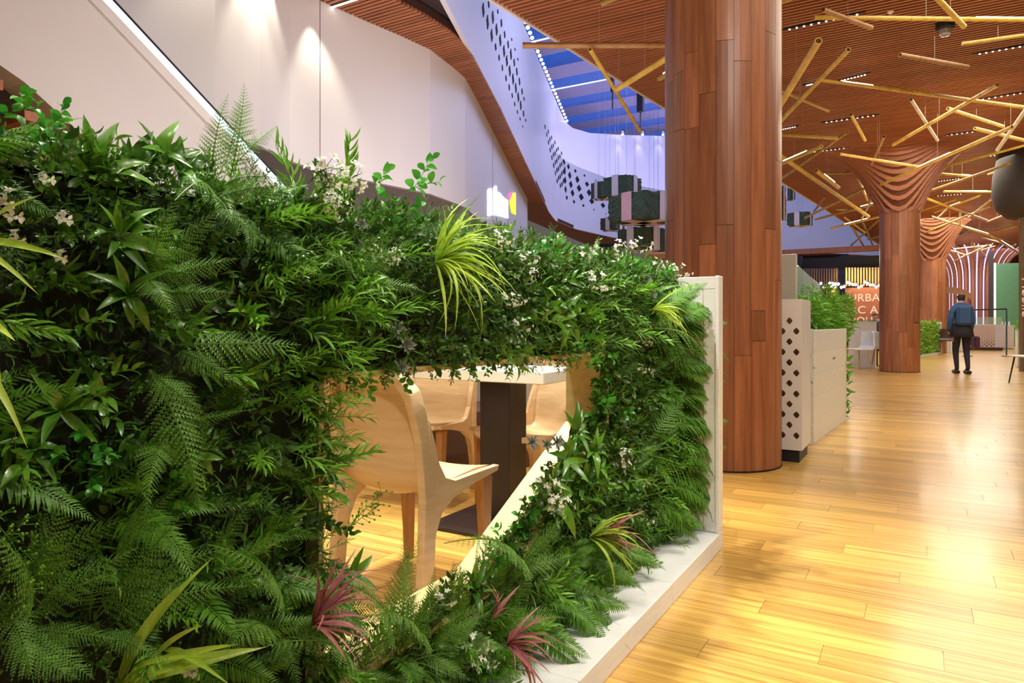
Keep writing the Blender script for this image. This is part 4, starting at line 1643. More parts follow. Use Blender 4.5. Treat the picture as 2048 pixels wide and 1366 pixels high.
FROND = [frond_mesh(11, 0.22, 0.10, mat=G_FERN), frond_mesh(12, 0.35, -0.12, mat=G_FERN), frond_mesh(13, 0.12, 0.05, 22, 0.23, mat=G_FERN), frond_mesh(14, 0.45, 0.15, 26, 0.17, mat=G_FERN)]
FROND_SOFT = [frond_mesh(21, 0.2, 0.1, 30, 0.24, mat=G_FERN2, simple=True), frond_mesh(22, 0.35, -0.15, 28, 0.20, mat=G_FERN2, simple=True), frond_mesh(23, 0.1, 0.0, 32, 0.22, mat=G_FERN2, simple=True)]


def sprig_mesh(seed, nleaf, ll, lw, name, mat, spread=50, stem=True, curl=0.12, n=4, tiers=False, arch=0.1, peak=0.42, fold=0.15, smat=None):
    r = random.Random(seed)
    pts = [Vector((s / 5, 0.03 * math.sin(s + seed), arch * (s / 5) - arch * 1.4 * (s / 5) ** 2)) for s in range(6)]
    parts = []
    if stem:
        parts.append(stem_strip(pts, 0.010, 0.004))
    nst = len(parts[0][1]) if parts else 0
    for k in range(nleaf):
        s = 0.12 + 0.88 * k / (nleaf - 1)
        kk = min(int(s * 5), 4)
        p = pts[kk].lerp(pts[kk + 1], s * 5 - kk)
        phi = k * 2.4 + r.uniform(-.4, .4)
        sp = math.radians(spread * (1 - 0.55 * s) + r.uniform(-10, 10))
        d = Vector((math.cos(sp), math.sin(sp) * math.cos(phi), math.sin(sp) * math.sin(phi)))
        V, F = leafshape(n, lw / ll, curl, fold, peak=peak)
        up = Vector((0, 0, 1)) + Vector((r.uniform(-.4, .4), r.uniform(-.4, .4), 0))
        parts.append((xf(V, dir_matrix(p, d, up=up, s=ll * r.uniform(.75, 1.15) * (1 - 0.3 * s))), F))
    V, F = merge(parts)
    mi = [0] * len(F)
    for i in range(nst):
        mi[i] = 1
    return mesh_of(name, V, F, [mat, smat or G_STEM], mi)


WILLOW = [sprig_mesh(i, 26, 0.34, 0.052, 'narrow_leaf_sprig', G_WILLOW, 48, arch=0.15) for i in range(3)]
BOX = [sprig_mesh(30 + i, 17, 0.26, 0.14, 'small_leaf_sprig', G_BOX, 75, n=4) for i in range(3)]
VARIEG = [sprig_mesh(40 + i, 22, 0.22, 0.09, 'variegated_sprig', G_VAR, 80, n=3) for i in range(2)]
EMER = [sprig_mesh(50 + i, 9, 0.36, 0.24, 'emerald_leaf_sprig', G_BRIGHT, 85, n=5, peak=0.5) for i in range(2)]
OLEA = [sprig_mesh(55 + i, 12, 0.40, 0.13, 'pointed_leaf_sprig', G_BROAD, 75, n=5, peak=0.36) for i in range(2)]


def juniper_mesh(seed, mat=G_JUN):
    r = random.Random(seed)
    parts = [stem_strip([(0, 0, 0), (0.5, 0.02, 0.03), (1, 0, 0)], 0.01, 0.004)]
    for k in range(16):
        s = 0.1 + 0.85 * k / 15
        phi = k * 2.4
        ln = 0.34 * (1 - 0.6 * s)
        d = Vector((0.75, 0.6 * math.cos(phi), 0.6 * math.sin(phi))).normalized()
        p = Vector((s, 0, 0.03))
        for j in range(9):
            u = (j + 1) / 9
            q = p + d * ln * u
            ph2 = j * 2.1 + k
            dd = (d + Vector((0, math.cos(ph2), math.sin(ph2))) * 0.8).normalized()
            V, F = leafshape(1, 0.3, 0, 0.0, peak=.5)
            V = np.array([(0, -0.10, 0), (0, 0.10, 0), (0.6, 0.07, 0.03), (1, 0, 0)])
            parts.append((xf(V, dir_matrix(q, dd, s=0.085)), [(0, 3, 2, 1)]))
        parts.append(stem_strip([p, p + d * ln], 0.006, 0.003))
    V, F = merge(parts)
    return mesh_of('juniper_spray', V, F, mat, smooth=False)


JUN = [juniper_mesh(1), juniper_mesh(2)]


def flower_mesh(seed, name='white_flower_sprig', petal=0.10, n=12, green=True):
    r = random.Random(seed)
    parts, mi = [], []

    def add(V, F, m):
        parts.append((V, F))
        mi.extend([m] * len(F))
    V, F = stem_strip([(0, 0, 0), (0.4, 0, 0.05), (0.8, 0, 0.02)], 0.012, 0.006)
    add(V, F, 1)
    for k in range(n):
        s = 0.35 + 0.5 * r.random()
        base = Vector((s, 0, 0.04))
        dv = Vector((r.uniform(.2, 1), r.uniform(-1, 1), r.uniform(-.8, 1))).normalized()
        tip = base + dv * r.uniform(.15, .34)
        V, F = stem_strip([base, tip], 0.006, 0.005)
        add(V, F, 1)
        for q in range(4):
            a = q * PI / 2 + r.random()
            o1 = dv.orthogonal().normalized()
            o2 = dv.cross(o1)
            pd_ = (o1 * math.cos(a) + o2 * math.sin(a) + dv * 0.45).normalized()
            V, F = leafshape(3, 0.62, 0.2, 0.1, peak=0.6)
            add(xf(V, dir_matrix(tip, pd_, up=dv, s=petal * r.uniform(.8, 1.2))), F, 0)
    if green:
        for k in range(7):
            d = Vector((r.uniform(-.2, 1), r.uniform(-1, 1), r.uniform(-1, 1))).normalized()
            V, F = leafshape(4, 0.4, 0.1, 0.1)
            add(xf(V, dir_matrix((r.uniform(.1, .6), 0, 0.02), d, s=0.26)), F, 2)
    V, F = merge(parts)
    return mesh_of(name, V, F, [G_WHITE, G_STEM, G_BOX], mi)


FEWF = flower_mesh(9, petal=0.20, n=5)
FLOW = [flower_mesh(1), flower_mesh(2), flower_mesh(3, petal=0.06, n=26)]


def rosette_mesh(seed, n=22, mat=G_GREY, w=0.30):
    r = random.Random(seed)
    parts = []
    for k in range(n):
        phi = k * 2.4
        el = 0.25 + 1.1 * (k / n)
        d = Vector((math.sin(el), math.cos(el) * math.cos(phi), math.cos(el) * math.sin(phi)))
        V, F = leafshape(4, w, 0.15, 0.3, peak=0.62)
        parts.append((xf(V, dir_matrix((0, 0, 0), d, up=(1, 0, 0), s=1 - 0.5 * k / n)), F))
    V, F = merge(parts)
    return mesh_of('succulent_rosette', V, F, mat)


ROS = rosette_mesh(1)
DROS = rosette_mesh(2, 20, G_BROAD, 0.26)


def bud_mesh(seed):
    r = random.Random(seed)
    parts = [stem_strip([(0, 0, 0), (0.5, 0, 0.05), (1, 0, 0.0)], 0.012, 0.006)]
    for k in range(22):
        s = 0.2 + 0.8 * r.random()
        d = Vector((r.uniform(.2, 1), r.uniform(-1, 1), r.uniform(-1, 1))).normalized()
        b = Vector((s, 0, 0.03))
        tip = b + d * r.uniform(.08, .25)
        parts.append(stem_strip([b, tip], 0.008, 0.006))
        # small octahedral bud
        e = 0.028
        V = np.array([(tip.x + e, tip.y, tip.z), (tip.x - e, tip.y, tip.z), (tip.x, tip.y + e, tip.z), (tip.x, tip.y - e, tip.z), (tip.x, tip.y, tip.z + e), (tip.x, tip.y, tip.z - e)])
        parts.append((V, [(0, 2, 4), (2, 1, 4), (1, 3, 4), (3, 0, 4), (2, 0, 5), (1, 2, 5), (3, 1, 5), (0, 3, 5)]))
    V, F = merge(parts)
    return mesh_of('budded_sprig', V, F, G_WILLOW)


BUD = [bud_mesh(1), bud_mesh(2)]
BLADE = {}
for key, mt, wd in (('lime', G_LIME, 0.062), ('purp', G_PURP, 0.075), ('dgrass', G_DGRASS, 0.022)):
    BLADE[key] = []
    for k, (ar, sd) in enumerate(((0.14, 0.1), (0.30, -0.1), (0.06, 0.0), (0.22, 0.15))):
        V, F = blade(9, wd, ar, sd)
        BLADE[key].append(mesh_of({'lime': 'blade', 'purp': 'burgundy_blade', 'dgrass': 'thin_blade'}[key], V, F, mt))
BLEAF = []
for k, (w_, c_, dr) in enumerate(((0.26, 0.12, 0.25), (0.22, 0.05, 0.1), (0.30, 0.18, 0.4))):
    V, F = leafshape(9, w_, c_, 0.22, peak=0.38, droop=dr)
    BLEAF.append(mesh_of('broad_leaf', V, F, G_BROAD))
crown_me = {}
for nm in ('fern', 'soft_fern', 'grass_tuft', 'burgundy_tuft', 'thin_grass_tuft', 'broad_leaf_plant'):
    m = MB().lathe([(0.0005, -0.008), (0.003, -0.006), (0.0035, 0.0), (0.002, 0.004), (0.0005, 0.005)], n=7)
    me = bpy.data.meshes.new(nm)
    me.from_pydata(m.v, [], m.f)
    me.materials.append(G_JUN)
    crown_me[nm] = me

# ------------------------------------------------------------------ living wall in the foreground
XF, XBK = -0.965, -1.10      # planting face, back face
Y0, Y1 = -0.6, 3.07
HT = 1.20
HOLE = [(0.91, 0.905), (2.28, 0.905), (2.28, 0.636), (1.573, 0.30), (0.91, 0.30)]
lwall = empty('planted_divider', (-1.03, 1.4, 0), 'large living green wall of mixed plants with a cut-out opening', 'living wall')
LO = Vector(lwall.location)


def lw_build(mb, name, mat):
    mb.v = [tuple(Vector(p) - LO) for p in mb.v]
    return mb.build(name, mat, lwall)


# planting core in convex pieces round the opening
pieces = [[(Y0, 0.07), (0.91, 0.07), (0.91, HT), (Y0, HT)], [(0.91, 0.905), (Y1, 0.905), (Y1, HT), (0.91, HT)], [(0.91, 0.07), (1.573, 0.07), (1.573, 0.30), (0.91, 0.30)],
          [(1.573, 0.07), (2.28, 0.07), (2.28, 0.636), (1.573, 0.30)], [(2.28, 0.07), (Y1, 0.07), (Y1, 0.905), (2.28, 0.905)]]
mb = MB()
for pc in pieces:
    mb.prism(pc, lambda u, v, d: (d, u, v), XBK, XF - 0.02)
lw_build(mb, 'planting_core', soil_m)
# lining boards of the opening (pale wood), each edge one board
for a, b in zip(HOLE, HOLE[1:] + HOLE[:1]):
    d = Vector((b[0] - a[0], b[1] - a[1]))
    nn = Vector((-d.y, d.x)).normalized() * -0.012   # towards the opening
    P = [a, b, (b[0] + nn.x, b[1] + nn.y), (a[0] + nn.x, a[1] + nn.y)]
    lw_build(MB().prism(P, lambda u, v, dd: (dd, u, v), XBK - 0.012, XF + 0.015), 'lining_board', lining_wood)
lw_build(MB().span((XBK - 0.02, Y0, HT - 0.01), (XF - 0.02, Y1, HT + 0.005)), 'top_rail', board_white)
# back boards
for k in range(4):
    pass
# white sill in boards and end panel in boards
ycuts = [-1.0, -0.1, 0.75, 1.62, 2.40, 3.13]
for a, b in zip(ycuts[:-1], ycuts[1:]):
    lw_build(MB().span((-1.22, a + 0.001, 0.0), (-0.757, b - 0.001, 0.078), bev=0.003), 'sill_board', board_white)
lw_build(MB().span((-1.22, 3.075, 0.078), (-0.775, 3.125, 1.205), bev=0.002), 'end_panel_core', white_paint)
for xa, xb, za, zb in ((-1.22, -0.99, 0.080, 0.62), (-0.988, -0.83, 0.080, 0.62), (-0.828, -0.772, 0.080, 1.15), (-1.22, -0.99, 0.622, 1.15), (-0.988, -0.83, 0.622, 1.15), (-1.22, -0.772, 1.152, 1.207)):
    lw_build(MB().span((xa, 3.066, za), (xb, 3.078, zb), bev=0.0015), 'end_panel_board', board_white)
lw_build(MB().span((-0.775, 3.06, 0.078), (-0.757, 3.13, 1.21), bev=0.003), 'end_panel_edge', board_white)


def in_hole(y, z, grow=0.0):
    if z > 0.905 + grow or y < 0.91 - grow or y > 2.28 + grow or z < 0.30 - grow:
        return False
    # diagonal
    dz = 0.30 + (y - 1.573) * (0.636 - 0.30) / (2.28 - 1.573)
    return not (y > 1.573 and z < dz - grow)


def lw_inst(name, me, base, d, L_, up=None, roll=0.0, parent=None, wide=1.0):
    up = up or (0.6, 0, 0.8)
    M = dir_matrix(Vector(base) - LO, d, up=up, s=L_, roll=roll, sy=L_ * wide)
    return inst(name, me, parent or lwall, M)


def clump(kind, base, children):
    """a plant: small crown mesh + its fronds, blades or leaves. children: (name, mesh, base, dir, length, up, roll)"""
    c = inst(kind, crown_me[kind], lwall, Matrix.Translation(Vector(base) - LO))
    for (nm, me, b, d, L_, up, roll, wide) in children:
        M = dir_matrix(Vector(b) - Vector(base), d, up=up, s=L_, roll=roll, sy=L_ * wide)
        inst(nm, me, c, M)
    return c


def face_pt(px, py, x=XF):
    return PX(px, py, x)


def frond_px(px0, py0, px1, py1, x0=-0.93, x1=-0.82, me=None, roll=0.0, name='frond', wide=1.0, up=None):
    a = PX(px0, py0, x0)
    b = PX(px1, py1, x1)
    me = me or random.choice(FROND)
    tow = (Vector((0, 0, CH)) - (a + b) / 2).normalized()
    return (name, me, a, (b - a), (b - a).length * 1.08, up or (tow * 0.8 + Vector((0, 0, 0.5))), roll, wide)


# --- hero ferns, traced as frond runs
HERO = [
    [(300, 560, 455, 418), (300, 560, 360, 400), (290, 560, 330, 640), (290, 565, 480, 520), (300, 590, 470, 590)],
    [(345, 690, 610, 695), (350, 700, 480, 790), (360, 690, 430, 600)],
    [(300, 745, 452, 1018), (300, 745, 400, 830)],
    [(420, 400, 425, 170, -0.99, -0.98), (455, 380, 515, 160, -1.0, -0.98), (450, 330, 500, 192, -1.0, -1.0), (470, 330, 575, 250, -0.98, -0.95), (440, 380, 560, 330), (430, 400, 600, 380), (420, 410, 340, 330), (430, 420, 500, 480)],
    [(60, 1180, 210, 1005), (70, 1200, 130, 1000), (60, 1230, 270, 1110), (50, 1240, 10, 1080), (60, 1260, 220, 1290), (40, 1250, 180, 1366)],
    [(190, 1230, 375, 1030), (190, 1240, 430, 1055), (210, 1260, 480, 1128), (180, 1240, 180, 1120), (200, 1260, 330, 1350)],
    [(240, 1120, 360, 985), (230, 1130, 290, 1005)],
    [(0, 1280, 150, 1366), (0, 1200, 100, 1330)],
    [(770, 1310, 812, 1058, -0.95, -0.95), (800, 1310, 838, 1066, -0.95, -0.95), (770, 1300, 740, 1170), (800, 1300, 880, 1180)],
    [(860, 1300, 970, 1180), (860, 1300, 985, 1230), (850, 1310, 940, 1366), (840, 1300, 780, 1220)],
    [(1000, 1260, 1090, 1130), (1000, 1270, 1130, 1210), (990, 1280, 1080, 1340)],
    [(700, 560, 780, 430), (710, 560, 830, 480), (700, 580, 860, 560), (690, 570, 640, 470)],
    [(1290, 660, 1390, 640), (1290, 660, 1420, 690), (1300, 650, 1380, 580), (1300, 680, 1410, 730)],
    [(1330, 640, 1440, 600), (1330, 660, 1455, 655), (1340, 700, 1462, 690, -0.93, -0.78)],
    [(1310, 900, 1440, 830), (1310, 900, 1455, 900), (1300, 910, 1420, 960), (1300, 880, 1380, 780)],
    [(1330, 1010, 1440, 960), (1330, 1020, 1445, 1030), (1310, 1010, 1400, 1080)],
    [(560, 1230, 480, 1100), (560, 1240, 640, 1130), (550, 1250, 700, 1260), (540, 1260, 440, 1250), (550, 1270, 620, 1366)],
    [(430, 1140, 520, 1000), (440, 1150, 590, 1070), (430, 1160, 560, 1180)],
    [(700, 1330, 820, 1260), (700, 1340, 600, 1280), (690, 1350, 800, 1366)],
    [(1040, 1130, 1130, 1040), (1040, 1140, 1160, 1110), (1040, 1150, 960, 1070)],
    [(880, 500, 960, 400), (880, 510, 990, 470)],
    [(330, 880, 480, 830), (330, 890, 250, 980)],
]
for fr_ in HERO:
    ch = []
    soft = False
    for f in fr_:
        x0_, x1_ = (f[4], f[5]) if len(f) > 4 else (-0.93, -0.81)
        ch.append(frond_px(f[0], f[1], f[2], f[3], x0_, x1_))
    clump('fern', ch[0][2], ch)
# --- scattered soft ferns and ferns by zone
ZONES = [  # x0,y0,x1,y1, kinds
    (0, 180, 150, 330, 'emer box olea'), (150, 210, 420, 400, 'olea box olea'), (0, 330, 300, 480, 'box flow box olea'), (0, 480, 300, 980, 'box box box olea'), (170, 800, 240, 980, 'emer box'),
    (300, 380, 480, 1000, 'box jun olea soft'), (0, 980, 460, 1366, 'soft jun bud soft'), (480, 400, 760, 700, 'willow willow jun'), (480, 700, 760, 860, 'willow jun soft'), (440, 860, 720, 1130, 'jun soft jun willow'),
    (560, 280, 730, 440, 'varieg box varieg willow'), (700, 340, 900, 600, 'jun box jun varieg'), (700, 560, 1000, 740, 'box jun box'), (900, 400, 1130, 560, 'jun box varieg'), (950, 540, 1150, 740, 'box jun olea'),
    (1100, 480, 1400, 580, 'varieg emer varieg box'), (1080, 560, 1290, 700, 'thin willow jun'), (1140, 660, 1220, 800, 'emer box'), (1200, 640, 1300, 900, 'box jun box'), (1280, 560, 1460, 740, 'soft soft jun'),
    (1260, 740, 1460, 1110, 'soft willow soft jun'), (1080, 800, 1200, 980, 'olea olea box'), (1150, 880, 1260, 1100, 'box jun olea'), (950, 980, 1150, 1120, 'jun box soft'), (700, 1100, 1300, 1366, 'soft jun soft thin'),
    (450, 1100, 720, 1366, 'soft jun soft')]
KM = {'box': ('small_leaf_sprig', BOX, 0.085), 'jun': ('juniper_spray', JUN, 0.10), 'willow': ('narrow_leaf_sprig', WILLOW, 0.15), 'varieg': ('variegated_sprig', VARIEG, 0.085),
      'emer': ('emerald_leaf_sprig', EMER, 0.085), 'olea': ('pointed_leaf_sprig', OLEA, 0.13), 'flow': ('white_flower_sprig', FLOW, 0.07), 'bud': ('budded_sprig', BUD, 0.10)}
counts = {}


def zone_kind(px, py, r):
    for z in ZONES:
        if z[0] <= px <= z[2] and z[1] <= py <= z[3]:
            return r.choice(z[4].split())
    return r.choice(['box', 'jun', 'soft'])


R_ = random.Random(99)
CAP = 290
# generate points: face and top
pts_ = []
yy = 0.12
while yy < 3.05:
    t_here = (Vector((XF, yy, 0))).dot(FV)
    step = 0.034 + 0.010 * t_here
    z = 0.10
    while z < 1.26:
        y_ = yy + R_.uniform(-.5, .5) * step
        z_ = z + R_.uniform(-.5, .5) * step
        z += step
        if in_hole(y_, z_, -0.004):
            continue
        pts_.append((y_, z_, step))
    yy += step
R_.shuffle(pts_)
soft_groups = 0
for y_, z_, step in pts_:
    top = z_ > 1.17
    base = Vector((XF - 0.012 if not top else R_.uniform(-1.10, -0.96), y_, min(z_, 1.19)))
    px, py, t = to_px((XF + 0.03, y_, z_))
    if px < -80 or py > 1480 or px > 1470:
        continue
    k = zone_kind(px, py, R_)
    d = Vector((R_.uniform(.5, 1.0), R_.uniform(-.7, 1.0), R_.uniform(-.55, .55)))
    if z_ < 0.16:
        d.z = abs(d.z)
    if top:
        d = Vector((R_.uniform(-.3, .7), R_.uniform(-.5, .8), R_.uniform(.5, 1.0)))
    if k == 'soft':
        if counts.get('soft', 0) >= 80:
            k = R_.choice(['jun', 'box', 'willow'])
        else:
            counts['soft'] = counts.get('soft', 0) + 1
            ch = []
            for q in range(R_.choice([2, 3])):
                dd = Vector((R_.uniform(.35, .9), R_.uniform(-.3, 1.1), R_.uniform(-.7, .8)))
                ch.append(('soft_frond', R_.choice(FROND_SOFT), base, dd, R_.uniform(.13, .21), Vector((0.7, -0.2, 0.7)), R_.uniform(-.5, .5), 1.0))
            clump('soft_fern', base, ch)
            continue
    if k == 'thin':
        if counts.get('thin', 0) >= 14:
            k = 'jun'
        else:
            counts['thin'] = counts.get('thin', 0) + 1
            ch = []
            for q in range(14):
                dd = Vector((R_.uniform(.3, 1), R_.uniform(-.6, 1.1), R_.uniform(-.6, .7)))
                ch.append(('thin_blade', R_.choice(BLADE['dgrass']), base, dd, R_.uniform(.10, .20), Vector((0.3, 0, 1)), R_.uniform(-.6, .6), 1.0))
            clump('thin_grass_tuft', base, ch)
            continue
    nm, mel, L_ = KM[k]
    if counts.get(nm, 0) >= CAP:
        alt = [q for q in KM if counts.get(KM[q][0], 0) < CAP and q in ('jun', 'box', 'willow', 'olea')]
        if not alt:
            continue
        nm, mel, L_ = KM[R_.choice(alt)]
    counts[nm] = counts.get(nm, 0) + 1
    L_ *= 0.72 + 0.28 * min(1, max(0, (t - 0.8) / 0.9))
    lw_inst(nm, R_.choice(mel), base, d, L_ * R_.uniform(.8, 1.25), up=(R_.uniform(.2, 1), R_.uniform(-.4, .4), 1), roll=R_.uniform(-1, 1))


# --- sprigs that spill over the rim of the opening
def rim(a, b, n_, dirn, kinds, L0, L1, xo=0.0):
    for q in range(n_):
        u = (q + R_.random()) / n_
        y_ = a[0] + (b[0] - a[0]) * u
        z_ = a[1] + (b[1] - a[1]) * u
        k = R_.choice(kinds.split())
        base = Vector((XF - 0.005 + R_.uniform(-.03, .02) + xo, y_ - dirn[0] * 0.01, z_ - dirn[1] * 0.01))
        d = Vector((R_.uniform(.1, .7), dirn[0] + R_.uniform(-.6, .6), dirn[1] + R_.uniform(-.6, .6)))
        L_ = R_.uniform(L0, L1)
        if k == 'soft':
            clump('soft_fern', base, [('soft_frond', R_.choice(FROND_SOFT), base, d, L_ * 1.5, Vector((0.7, -0.2, 0.7)), 0.0, 1.0),
                                      ('soft_frond', R_.choice(FROND_SOFT), base, d + Vector((.2, .5, .2)), L_ * 1.3, Vector((0.7, -0.2, 0.7)), 0.2, 1.0)])
        else:
            nm, mel, _ = KM[k]
            lw_inst('rim_sprig' if k != 'jun' else 'rim_juniper', R_.choice(mel), base, d, L_, up=(0.6, R_.uniform(-.4, .4), 1), roll=R_.uniform(-1, 1))


rim((0.92, 0.30), (1.60, 0.30), 46, (0.0, 1.0), 'jun willow soft box jun', 0.08, 0.135)
rim((1.55, 0.29), (2.28, 0.63), 120, (-0.55, 0.70), 'box jun olea box emer varieg', 0.07, 0.12, xo=-0.035)
rim((1.55, 0.285), (2.28, 0.625), 70, (-0.3, 0.5), 'box jun olea box', 0.05, 0.09, xo=0.015)
rim((2.27, 0.62), (2.27, 0.90), 34, (-1.0, 0.0), 'box emer olea box', 0.07, 0.13)
rim((0.92, 0.905), (2.28, 0.905), 60, (0.0, -1.0), 'box jun box emer', 0.035, 0.07)
rim((0.91, 0.32), (0.91, 0.88), 50, (0.4, 0.0), 'willow jun box willow', 0.05, 0.09)
rim((0.1, 1.195), (1.2, 1.195), 110, (0.0, 0.8), 'box olea box jun', 0.04, 0.075)
rim((0.1, 1.165), (1.5, 1.165), 120, (0.0, 0.1), 'box olea box jun', 0.04, 0.07)
rim((0.1, 1.12), (1.2, 1.12), 90, (0.0, -0.1), 'box jun box olea', 0.04, 0.07)
rim((1.5, 1.16), (3.05, 1.16), 90, (0.0, 0.1), 'box jun varieg', 0.05, 0.08)
rim((0.1, 1.195), (1.2, 1.195), 80, (0.0, 1.0), 'box olea emer jun', 0.045, 0.08, xo=-0.07)
rim((1.1, 1.195), (3.05, 1.195), 110, (0.0, 0.9), 'box jun varieg emer', 0.05, 0.09)
rim((1.1, 1.195), (3.05, 1.195), 70, (0.0, 1.0), 'box jun varieg', 0.06, 0.10, xo=-0.07)
# soft fronds that reach out over the sill and the end panel
for (bx, by, tx_, ty_) in [(1335, 640, 1450, 600), (1340, 660, 1462, 640), (1345, 690, 1466, 690), (1340, 720, 1440, 745), (1340, 800, 1460, 775), (1345, 815, 1468, 800), (1340, 830, 1450, 850), (1330, 850, 1464, 835), (1330, 880, 1462, 890),
                           (1330, 900, 1440, 930), (1330, 940, 1455, 960), (1320, 960, 1440, 1010), (1330, 990, 1445, 1000), (1310, 1000, 1420, 1060), (1340, 740, 1452, 720), (1345, 770, 1458, 758), (1310, 620, 1420, 560),
                           (1130, 1180, 1270, 1230), (1120, 1200, 1240, 1280), (1180, 1130, 1300, 1160), (1060, 1240, 1180, 1330), (1230, 1100, 1340, 1120)]:
    f = frond_px(bx, by, tx_, ty_, -0.93, -0.76, me=R_.choice(FROND_SOFT), name='soft_frond')
    f2 = frond_px(bx, by, tx_ - 15, ty_ + 25, -0.93, -0.78, me=R_.choice(FROND_SOFT), name='soft_frond')
    clump('soft_fern', f[2], [f, f2])


# --- grass tufts
def tuft(kind, px, py, n_, L_, bladekey, bname, dirs, x=-0.95, spread=0.7, seed=0):
    r = random.Random(seed)
    base = PX(px, py, x)
    ch = []
    for q in range(n_):
        dx, dy, dz = dirs
        d = Vector((dx + r.uniform(-.4, .4) * spread, dy + r.uniform(-1, 1) * spread, dz + r.uniform(-1, 1) * spread))
        ch.append((bname, r.choice(BLADE[bladekey]), base, d, L_ * r.uniform(.6, 1.1), Vector((0.4, 0, 1)), r.uniform(-.5, .5), r.uniform(.8, 1.2)))
    clump(kind, base, ch)


tuft('grass_tuft', 872, 525, 58, 0.21, 'lime', 'blade', (0.55, 0.55, 0.22), seed=1, spread=0.85, x=-0.90)
tuft('grass_tuft', 1305, 620, 26, 0.20, 'lime', 'blade', (0.7, 0.3, 0.0), seed=2, spread=0.7, x=-0.89)
tuft('grass_tuft', 1180, 1075, 30, 0.20, 'lime', 'blade', (0.8, 0.2, -0.05), seed=3, spread=0.6, x=-0.89)
tuft('burgundy_tuft', 625, 1250, 26, 0.15, 'purp', 'burgundy_blade', (0.5, 0.5, 0.35), seed=4, x=-0.86, spread=0.8)
tuft('burgundy_tuft', 1200, 1080, 18, 0.20, 'purp', 'burgundy_blade', (0.75, 0.25, 0.25), seed=5, x=-0.87, spread=0.6)
tuft('burgundy_tuft', 1015, 1290, 20, 0.16, 'purp', 'burgundy_blade', (0.7, 0.1, -0.05), seed=6, x=-0.85, spread=0.8)
tuft('burgundy_tuft', 985, 1240, 10, 0.12, 'purp', 'burgundy_blade', (0.3, 0.2, 0.7), seed=7, x=-0.87, spread=0.5)
tuft('thin_grass_tuft', 1130, 1215, 30, 0.24, 'dgrass', 'thin_blade', (0.8, 0.1, -0.12), seed=8, spread=0.5)
tuft('thin_grass_tuft', 1290, 1010, 18, 0.20, 'dgrass', 'thin_blade', (0.8, 0.2, -0.1), seed=9, spread=0.5)
# long single blades close to the camera on the left
for kind_, runs in (('grass_tuft', [(-60, 480, 135, 508), (-80, 520, 60, 500), (-60, 600, 40, 690), (-60, 740, 78, 812), (-60, 630, 30, 670), (-60, 520, 30, 400)]),
                    ('grass_tuft', [(250, 1360, 400, 1175), (240, 1366, 395, 1180), (250, 1350, 340, 1170), (230, 1366, 520, 1285), (260, 1366, 540, 1318), (330, 1300, 400, 1366), (250, 1366, 350, 1330), (300, 1330, 395, 1240), (270, 1340, 480, 1280)])):
    ch = []
    for (a_, b_, c_, d_) in runs:
        f = frond_px(a_, b_, c_, d_, -0.93, -0.80, me=random.choice(BLADE['lime']), name='blade', wide=1.6)
        ch.append(f)
    clump(kind_, ch[0][2], ch)
# --- broad-leaf plants: pixel rosettes
BL = [(190, 290, 8, 0.13, 0.7, -0.97), (260, 280, 7, 0.12, 0.8, -0.99), (320, 270, 9, 0.13, 0.9, -1.0), (360, 290, 7, 0.12, 0.7, -1.0), (110, 260, 7, 0.09, 0.5, -1.0), (235, 480, 8, 0.12, 0.2, -0.93),
      (250, 590, 7, 0.12, 0.0, -0.93), (120, 820, 9, 0.11, 0.2, -0.93), (380, 900, 6, 0.11, 0.1, -0.94), (60, 900, 5, 0.10, 0.1, -0.93), (300, 520, 6, 0.12, 0.3, -0.94),
      (1125, 920, 11, 0.10, 0.5, -0.94), (1140, 870, 10, 0.10, 0.6, -0.95), (1160, 970, 9, 0.10, 0.3, -0.94), (1100, 960, 8, 0.08, 0.5, -0.94), (1180, 905, 8, 0.09, 0.2, -0.93), (1110, 640, 7, 0.13, 0.2, -0.95), (940, 1180, 8, 0.09, 0.5, -0.95), (1380, 590, 6, 0.1, 0.2, -0.95),
      (700, 1150, 6, 0.06, 0.3, -0.93), (1100, 1000, 8, 0.12, 0.2, -0.95)]
for i, (px, py, n_, L_, upb, x_) in enumerate(BL):
    r = random.Random(100 + i)
    base = PX(px, py, x_)
    if px < 600:
        L_ *= 0.56
        if py < 300:
            base = PX(px, py + 62, x_)
    ch = []
    for q in range(n_):
        a = 2 * PI * q / n_ + r.uniform(-.3, .3)
        d = Vector((r.uniform(.35, .7), math.cos(a) * 0.9, math.sin(a) * 0.8 + upb))
        ch.append(('broad_leaf', r.choice(BLEAF), base, d, L_ * r.uniform(.7, 1.1), Vector((0.8, -0.3, 0.6)), r.uniform(-.5, .5), 1.0))
    clump('broad_leaf_plant', base, ch)
